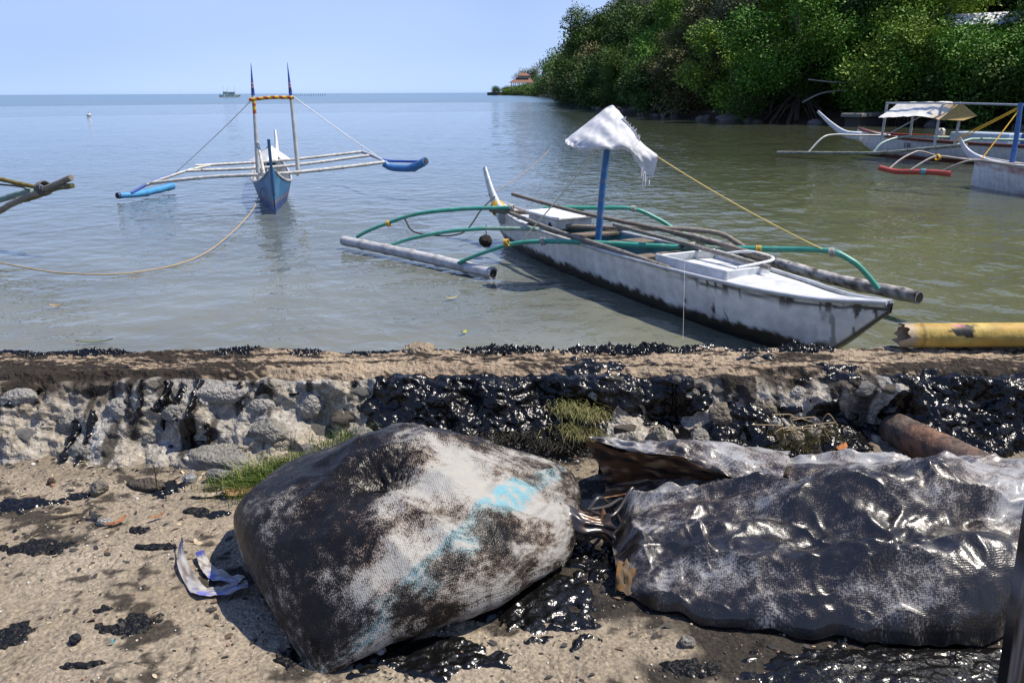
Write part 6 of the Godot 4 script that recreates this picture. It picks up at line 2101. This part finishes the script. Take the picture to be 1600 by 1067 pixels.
	o.name = numbered("far_wood")
	add_child(o, true)
	tag(o, "far off dark wood sloping down to the point", "wood", "", "stuff")
	# the point: a low wall, a red roofed pavilion and its shade tree
	var pt := thing("point_wall", "low grey sea wall round the far point under the pavilion", "wall", V(2.0, W, -523.0), -0.15)
	var b := Buf.new()
	b.box(V(0, 0.6, 0), V(34, 2.2, 1.2), Basis(), Color(0.16, 0.15, 0.14), 0.1)
	part("wall_face", b, M.earth, pt)
	b = Buf.new()
	b.box(V(0, 1.78, 0.1), V(34.2, 0.16, 1.5), Basis(), Color(0.24, 0.23, 0.21), 0.04)
	part("coping", b, M.earth, pt)
	var hut := thing("pavilion", "small red roofed open pavilion on white posts on the far point", "pavilion", V(7.6, 1.5, -532.0), 0.2)
	b = Buf.new()
	b.box(V(0, 0.2, 0), V(15.5, 2.4, 8.5), Basis(), Color(0.10, 0.12, 0.07), 0.2)
	part("plinth", b, M.earth, hut)
	for k in 6:
		for w in 2:
			b = Buf.new()
			b.box(V(-6.5 + 2.6 * k, 3.6, -3.4 + 6.8 * w), V(0.5, 4.4, 0.5), Basis(), Color(0.55, 0.53, 0.5), 0.05)
			part("post", b, M.paint, hut)
	b = Buf.new()
	var e: Array[Vector3] = [V(-8.2, 5.6, -4.8), V(8.2, 5.6, -4.8), V(8.2, 5.6, 4.8), V(-8.2, 5.6, 4.8), V(-3.6, 8.8, 0), V(3.6, 8.8, 0)]
	var rc := Color(0.27, 0.13, 0.09)
	b.quad(e[3], e[2], e[5], e[4], rc)
	b.quad(e[1], e[0], e[4], e[5], rc)
	b.tri(e[2], e[1], e[5], rc)
	b.tri(e[0], e[3], e[4], rc)
	b.quad(e[0], e[1], e[2], e[3], Color(0.12, 0.08, 0.06))
	part("roof", b, M.wood, hut)
	b = Buf.new()
	b.box(V(0.5, 9.0, 0), V(6.0, 1.6, 3.0), Basis(), Color(0.36, 0.35, 0.32), 0.1)
	part("clerestory", b, M.paint, hut)
	b = Buf.new()
	e = [V(-3.6, 9.8, -2.4), V(4.6, 9.8, -2.4), V(4.6, 9.8, 2.4), V(-3.6, 9.8, 2.4), V(-1.2, 11.6, 0), V(2.2, 11.6, 0)]
	b.quad(e[3], e[2], e[5], e[4], rc)
	b.quad(e[1], e[0], e[4], e[5], rc)
	b.tri(e[2], e[1], e[5], rc)
	b.tri(e[0], e[3], e[4], rc)
	b.quad(e[0], e[1], e[2], e[3], Color(0.12, 0.08, 0.06))
	part("upper_roof", b, M.wood, hut)
	tree("shade_tree", "flat topped light green tree behind the pavilion on the far point", "", V(11.0, 2.0, -540.0), 12.0, 8.0, 21, [Color(0.09, 0.12, 0.04), Color(0.13, 0.14, 0.06)], 0, 0.5, 0.6, 1.8)
	# shrubs in front of the pavilion on the point
	for q in [[V(-9.5, 0.6, -527.0), 3.6, "leftmost bush on the tip of the far point"], [V(-3.0, 1.0, -529.0), 3.0, "low bush on the far point just left of the pavilion"], [V(5.0, 1.0, -526.0), 2.6, "low bush in front of the pavilion's plinth"], [V(16.5, 1.2, -528.0), 5.0, "dark round bush right of the pavilion"]]:
		s += 1
		tree("bush", q[2], "", q[0], q[1], q[1] * 0.85, s, deep, 0, 0.6, 0.15, 1.2)
	# a pale building among the trees at the upper right
	var house := thing("house", "pale roofed house half hidden by leaves at the upper right corner", "house", V(25.7, 2.5, -46.5), -0.5)
	house.scale = Vector3.ONE * 0.52
	tree("leafy_tree", "small bushy green tree just below the pale roof", "", V(23.0, 1.2, -42.6), 2.9, 2.4, 31, glossy, 0, 1.2, 0.1, 0.4)
	tree("leafy_tree", "green tree covering the right end of the pale roof", "", V(29.6, 2.0, -44.5), 6.5, 3.0, 32, fresh, 1, 1.1, 0.15, 0.42)
	tree("leafy_tree", "dark green tree filling the slope under the pale house", "", V(26.6, 1.6, -43.4), 2.8, 2.6, 33, deep, 0, 1.2, 0.1, 0.42)
	b = Buf.new()
	b.box(V(0, 1.6, 0), V(6.0, 5.2, 4.0), Basis(), Color(0.5, 0.48, 0.44), 0.03)
	var hw := part("wall", b, M.paint, house)
	b = Buf.new()
	b.box(V(-1.2, 2.3, 2.02), V(1.2, 1.1, 0.08), Basis(), Color(0.06, 0.07, 0.08), 0.02)
	part("window", b, M.paint, hw)
	b = Buf.new()
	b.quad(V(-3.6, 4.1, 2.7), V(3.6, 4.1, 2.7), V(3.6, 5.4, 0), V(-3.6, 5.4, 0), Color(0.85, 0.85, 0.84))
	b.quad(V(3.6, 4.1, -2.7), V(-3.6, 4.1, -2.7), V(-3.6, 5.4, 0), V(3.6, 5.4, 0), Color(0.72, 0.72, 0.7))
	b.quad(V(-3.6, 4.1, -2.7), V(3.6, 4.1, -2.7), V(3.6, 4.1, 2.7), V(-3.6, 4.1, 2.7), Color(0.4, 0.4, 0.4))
	part("roof", b, M.paint, house)
	# driftwood and rocks along the shore
	var dl := thing("driftwood_log", "long pale fallen trunk slanting into the water left of the mangrove", "driftwood", V(10.75, W, -66.0))
	spar("trunk", dl, [V(10.2, W - 0.05, -66.5), V(11.6, 0.1, -64.5), V(13.2, 0.75, -62.5)], 0.13, 0.09, Color(0.32, 0.28, 0.23), M.bark, Color(0.12, 0.1, 0.08), 0.4, 0.0)
	dl = thing("driftwood_log", "short pale stump lying in the shallows beside the slanting trunk", "driftwood", V(11.6, W, -60.5))
	spar("trunk", dl, [V(11.2, W, -61.0), V(11.6, W + 0.35, -60.6), V(12.1, W + 0.4, -60.0)], 0.17, 0.15, Color(0.26, 0.23, 0.19), M.bark, Color(0.12, 0.1, 0.08), 0.4, 0.0)
	dl = thing("dead_branch", "bare pale branch sticking out level between the two big mangroves", "branch", V(17.6, 1.6, -45.0))
	spar("limb", dl, [V(16.2, 1.9, -45.6), V(17.4, 1.75, -45.2), V(18.6, 1.70, -44.9), V(20.6, 1.5, -44.6)], 0.035, 0.03, Color(0.38, 0.36, 0.32), M.bark, Color(0.2, 0.2, 0.16), 0.3, 0.0)
	spar("twig", dl, [V(16.0, 0.7, -45.6), V(17.0, 1.2, -45.3), V(18.6, 1.35, -45.0)], 0.05, 0.03, Color(0.34, 0.31, 0.27), M.bark, Color(0.2, 0.2, 0.16), 0.3, 0.0)
	dl = thing("stone_slab", "flat pale concrete slab on the bank between mangrove and boat canopy", "slab", V(19.0, W, -43.8), 0.75)
	b = Buf.new()
	b.box(V(0, 0.55, 0), V(4.4, 0.22, 1.1), Basis(), Color(0.28, 0.27, 0.24), 0.05)
	b.box(V(0, 0.0, 0), V(4.0, 0.9, 0.8), Basis(), Color(0.10, 0.09, 0.075), 0.05)
	part("slab", b, M.stone, dl)
	var spots := []
	for k in 46:
		spots.append([rr(float(near_index(30, -35)), float(near_index(10.0, -95))), rr(-0.7, 0.9), rr(0.18, 0.5)])
	var shapes := []
	for k in 6:
		b = Buf.new()
		rock(b, 400.0 + k * 3.3, V(1.0, 0.62, 0.8), Color(0.30, 0.28, 0.25), 8, 0.1, 16, 10)
		shapes.append(b.mesh())
	var i := 0
	for q in spots:
		var m := put("shore_rock", shapes[i % 6], M.loose_stone)
		var p := at_shore(int(q[0]), q[1])
		m.position = V(p.x, maxf(p.y, W - 0.05) + 0.02, p.z)
		m.rotation.y = i * 1.3
		m.scale = Vector3.ONE * q[2]
		var view := p.x / -p.z
		var where := "under the trees behind the canopy boat" if view > 0.44 else "near the stilt roots of the mangrove" if view > 0.3 else "between the mangrove and the slanting trunk" if view > 0.19 else "at the left foot of the headland"
		tag(m, "%s grey boulder %s" % ["small" if q[2] < 0.28 else "middling" if q[2] < 0.4 else "big", where], "rock", "boulders along the headland waterline")
		i += 1
	for q in [[V(9.3, W + 0.05, -77.0), 0.9, "broad pale rock flat in the water at the left foot of the headland"], [V(10.4, W + 0.05, -79.0), 0.7, "pale rock right beside the broad flat one in the water"], [V(13.9, W + 0.1, -52.6), 0.75, "large grey boulder left of the stilt roots"], [V(14.6, W + 0.05, -50.4), 0.42, "white topped rock just left of the stilt roots"], [V(13.0, W + 0.02, -55.2), 0.35, "small pale rock in the shallows left of the large grey boulder"]]:
		var m := put("shore_rock", shapes[i % 6], M.loose_stone)
		m.position = q[0]
		m.rotation.y = i * 1.3
		m.scale = V(q[1] * 1.3, q[1] * 0.7, q[1])
		tag(m, q[2], "rock", "boulders along the headland waterline")
		i += 1


func _ready() -> void:
	# camera
	var cam := Camera3D.new()
	cam.name = "camera"
	cam.fov = 46.39
	cam.near = 0.05
	cam.far = 20000.0
	add_child(cam)
	cam.position = V(0, 1.3, 0)
	cam.rotation = V(deg_to_rad(-17.364), 0, -0.0047)
	cam.current = true
	# sky and exposure
	var we := WorldEnvironment.new()
	we.name = "world_environment"
	var e := Environment.new()
	e.background_mode = Environment.BG_SKY
	var sky := Sky.new()
	var ps := ProceduralSkyMaterial.new()
	ps.sky_top_color = Color(0.41, 0.53, 0.80)
	ps.sky_horizon_color = Color(0.665, 0.785, 0.97)
	ps.sky_curve = 0.3
	ps.ground_bottom_color = Color(0.68, 0.79, 0.96)
	ps.ground_horizon_color = Color(0.68, 0.79, 0.96)
	ps.sun_angle_max = 12.0
	# thin uneven haze
	var hz := Image.create_empty(1024, 512, false, Image.FORMAT_RGBA8)
	var hn := noise(0.011, 4, FastNoiseLite.TYPE_SIMPLEX_SMOOTH, 71)
	for y in 512:
		var up := 1.0 - y / 255.5
		for x in 1024:
			var w := minf(x, 1024.0 - x) / 1024.0
			var h := clampf(0.5 + 0.9 * hn.get_noise_3d(x * 0.4 if x < 512 else (1024 - x) * 0.4, y * 1.6, 5.0 * w), 0.0, 1.0)
			hz.set_pixel(x, y, Color(1, 0.97, 0.93, 0.16 * h * smoothstep(0.75, 0.0, absf(up - 0.02)) if up > -0.1 else 0.16 * h))
	ps.sky_cover = ImageTexture.create_from_image(hz)
	sky.sky_material = ps
	e.sky = sky
	e.tonemap_mode = Environment.TONE_MAPPER_LINEAR
	e.tonemap_exposure = 1.5
	e.background_energy_multiplier = 0.72
	e.sdfgi_enabled = true
	e.ssao_enabled = true
	e.ssil_enabled = true
	we.environment = e
	add_child(we)
	# sun: high, from the right and a little behind the wall
	var sun := DirectionalLight3D.new()
	sun.name = "sun"
	sun.light_energy = 1.5
	sun.light_color = Color(1.0, 0.965, 0.91)
	sun.light_angular_distance = 0.5
	sun.shadow_enabled = true
	add_child(sun)
	sun.look_at_from_position(V(0.50, 0.86, -0.06) * 50.0, Vector3.ZERO)
	rng.seed = 20240
	Buf.skin = noise(1.0, 2, FastNoiseLite.TYPE_SIMPLEX_SMOOTH, 44)
	N = noise(1.0, 1, FastNoiseLite.TYPE_SIMPLEX_SMOOTH, 4)
	FB = noise(1.0, 4, FastNoiseLite.TYPE_SIMPLEX_SMOOTH, 8)
	CE = noise(1.0, 1, FastNoiseLite.TYPE_CELLULAR, 15)
	CE.cellular_return_type = FastNoiseLite.RETURN_DISTANCE2_DIV
	CE.cellular_jitter = 0.9
	materials()
	for j in 4:
		var lm := mat("loose_stone_%d" % j, 0.88, M.loose_stone.albedo_texture, M.loose_stone.heightmap_texture, 1.0, 0.12)
		lm.albedo_color = [Color(0.36, 0.345, 0.31), Color(0.44, 0.40, 0.33), Color(0.52, 0.50, 0.46), Color(0.31, 0.27, 0.205)][j].linear_to_srgb()
	var om := mat("oiled_stone", 0.22, null, M.thick_oil.heightmap_texture, 0.8, 0.4, true, 0.5)
	om.albedo_color = Color(0.008, 0.008, 0.008).linear_to_srgb()
	mat("oily_cloth", 0.3, null, null, 0, 1, false, 0.55)
	mat("oily_wood", 0.22, null, null, 0, 1, false, 0.6)
	mat("plastic", 0.4)
	mat("pebble", 0.8)
	woven("sack", [[0.08, 0.42, 0.15, 0.5, 0.33], [0.22, 0.40, 0.10, 0.14, 0.38], [0.40, 0.46, 0.075, 0.08, 0.75], [0.34, 0.62, 0.13, 0.12, 0.5], [0.5, 0.88, 0.5, 0.20, 0.85], [0.28, 0.29, 0.07, 0.07, 0.35], [0.61, 0.20, 0.055, 0.07, 0.55], [0.46, 0.14, 0.04, 0.04, 0.5], [0.37, 0.06, 0.05, 0.04, 0.45], [0.26, 0.12, 0.06, 0.05, 0.3], [0.17, 0.18, 0.08, 0.08, 0.4], [0.96, 0.35, 0.07, 0.5, 0.55], [0.56, 0.42, 0.10, 0.09, -0.55], [0.64, 0.36, 0.12, 0.07, -0.5], [0.35, 0.20, 0.06, 0.05, -0.45], [0.78, 0.2, 0.12, 0.12, -0.2], [0.70, 0.05, 0.2, 0.05, 0.12], [0.5, -0.06, 0.6, 0.06, 0.4]], Color(0.595, 0.585, 0.56), 0.33, [0.085, 1.35, 0.062], 31)
	woven("black_sack", [[0.84, 0.42, 0.20, 0.35, -0.42], [0.62, 0.82, 0.30, 0.12, -0.38], [0.2, 0.55, 0.15, 0.15, -0.12], [0.4, 0.3, 0.3, 0.2, 0.3], [0.62, 0.2, 0.12, 0.1, 0.3], [0.5, -0.05, 0.7, 0.1, 0.3], [0.12, 0.96, 0.2, 0.12, -0.15]], Color(0.56, 0.56, 0.56), 0.54, [], 51, 1024, 3, 5, 0.10, 0.33, 0.95)
	M.black_sack.clearcoat_enabled = true
	M.black_sack.clearcoat = 0.32
	M.black_sack.clearcoat_roughness = 0.22
	M.black_sack.roughness = 1.0
	M.black_sack.metallic_specular = 0.5
	# the setting
	beach()
	sea_wall()
	sea()
	shoreline()
	land()
	# the things
	stuffed_sack()
	crumpled_sack()
	near_things()
	white_boat()
	rag()
	blue_boat()
	far_boats()
	headland()
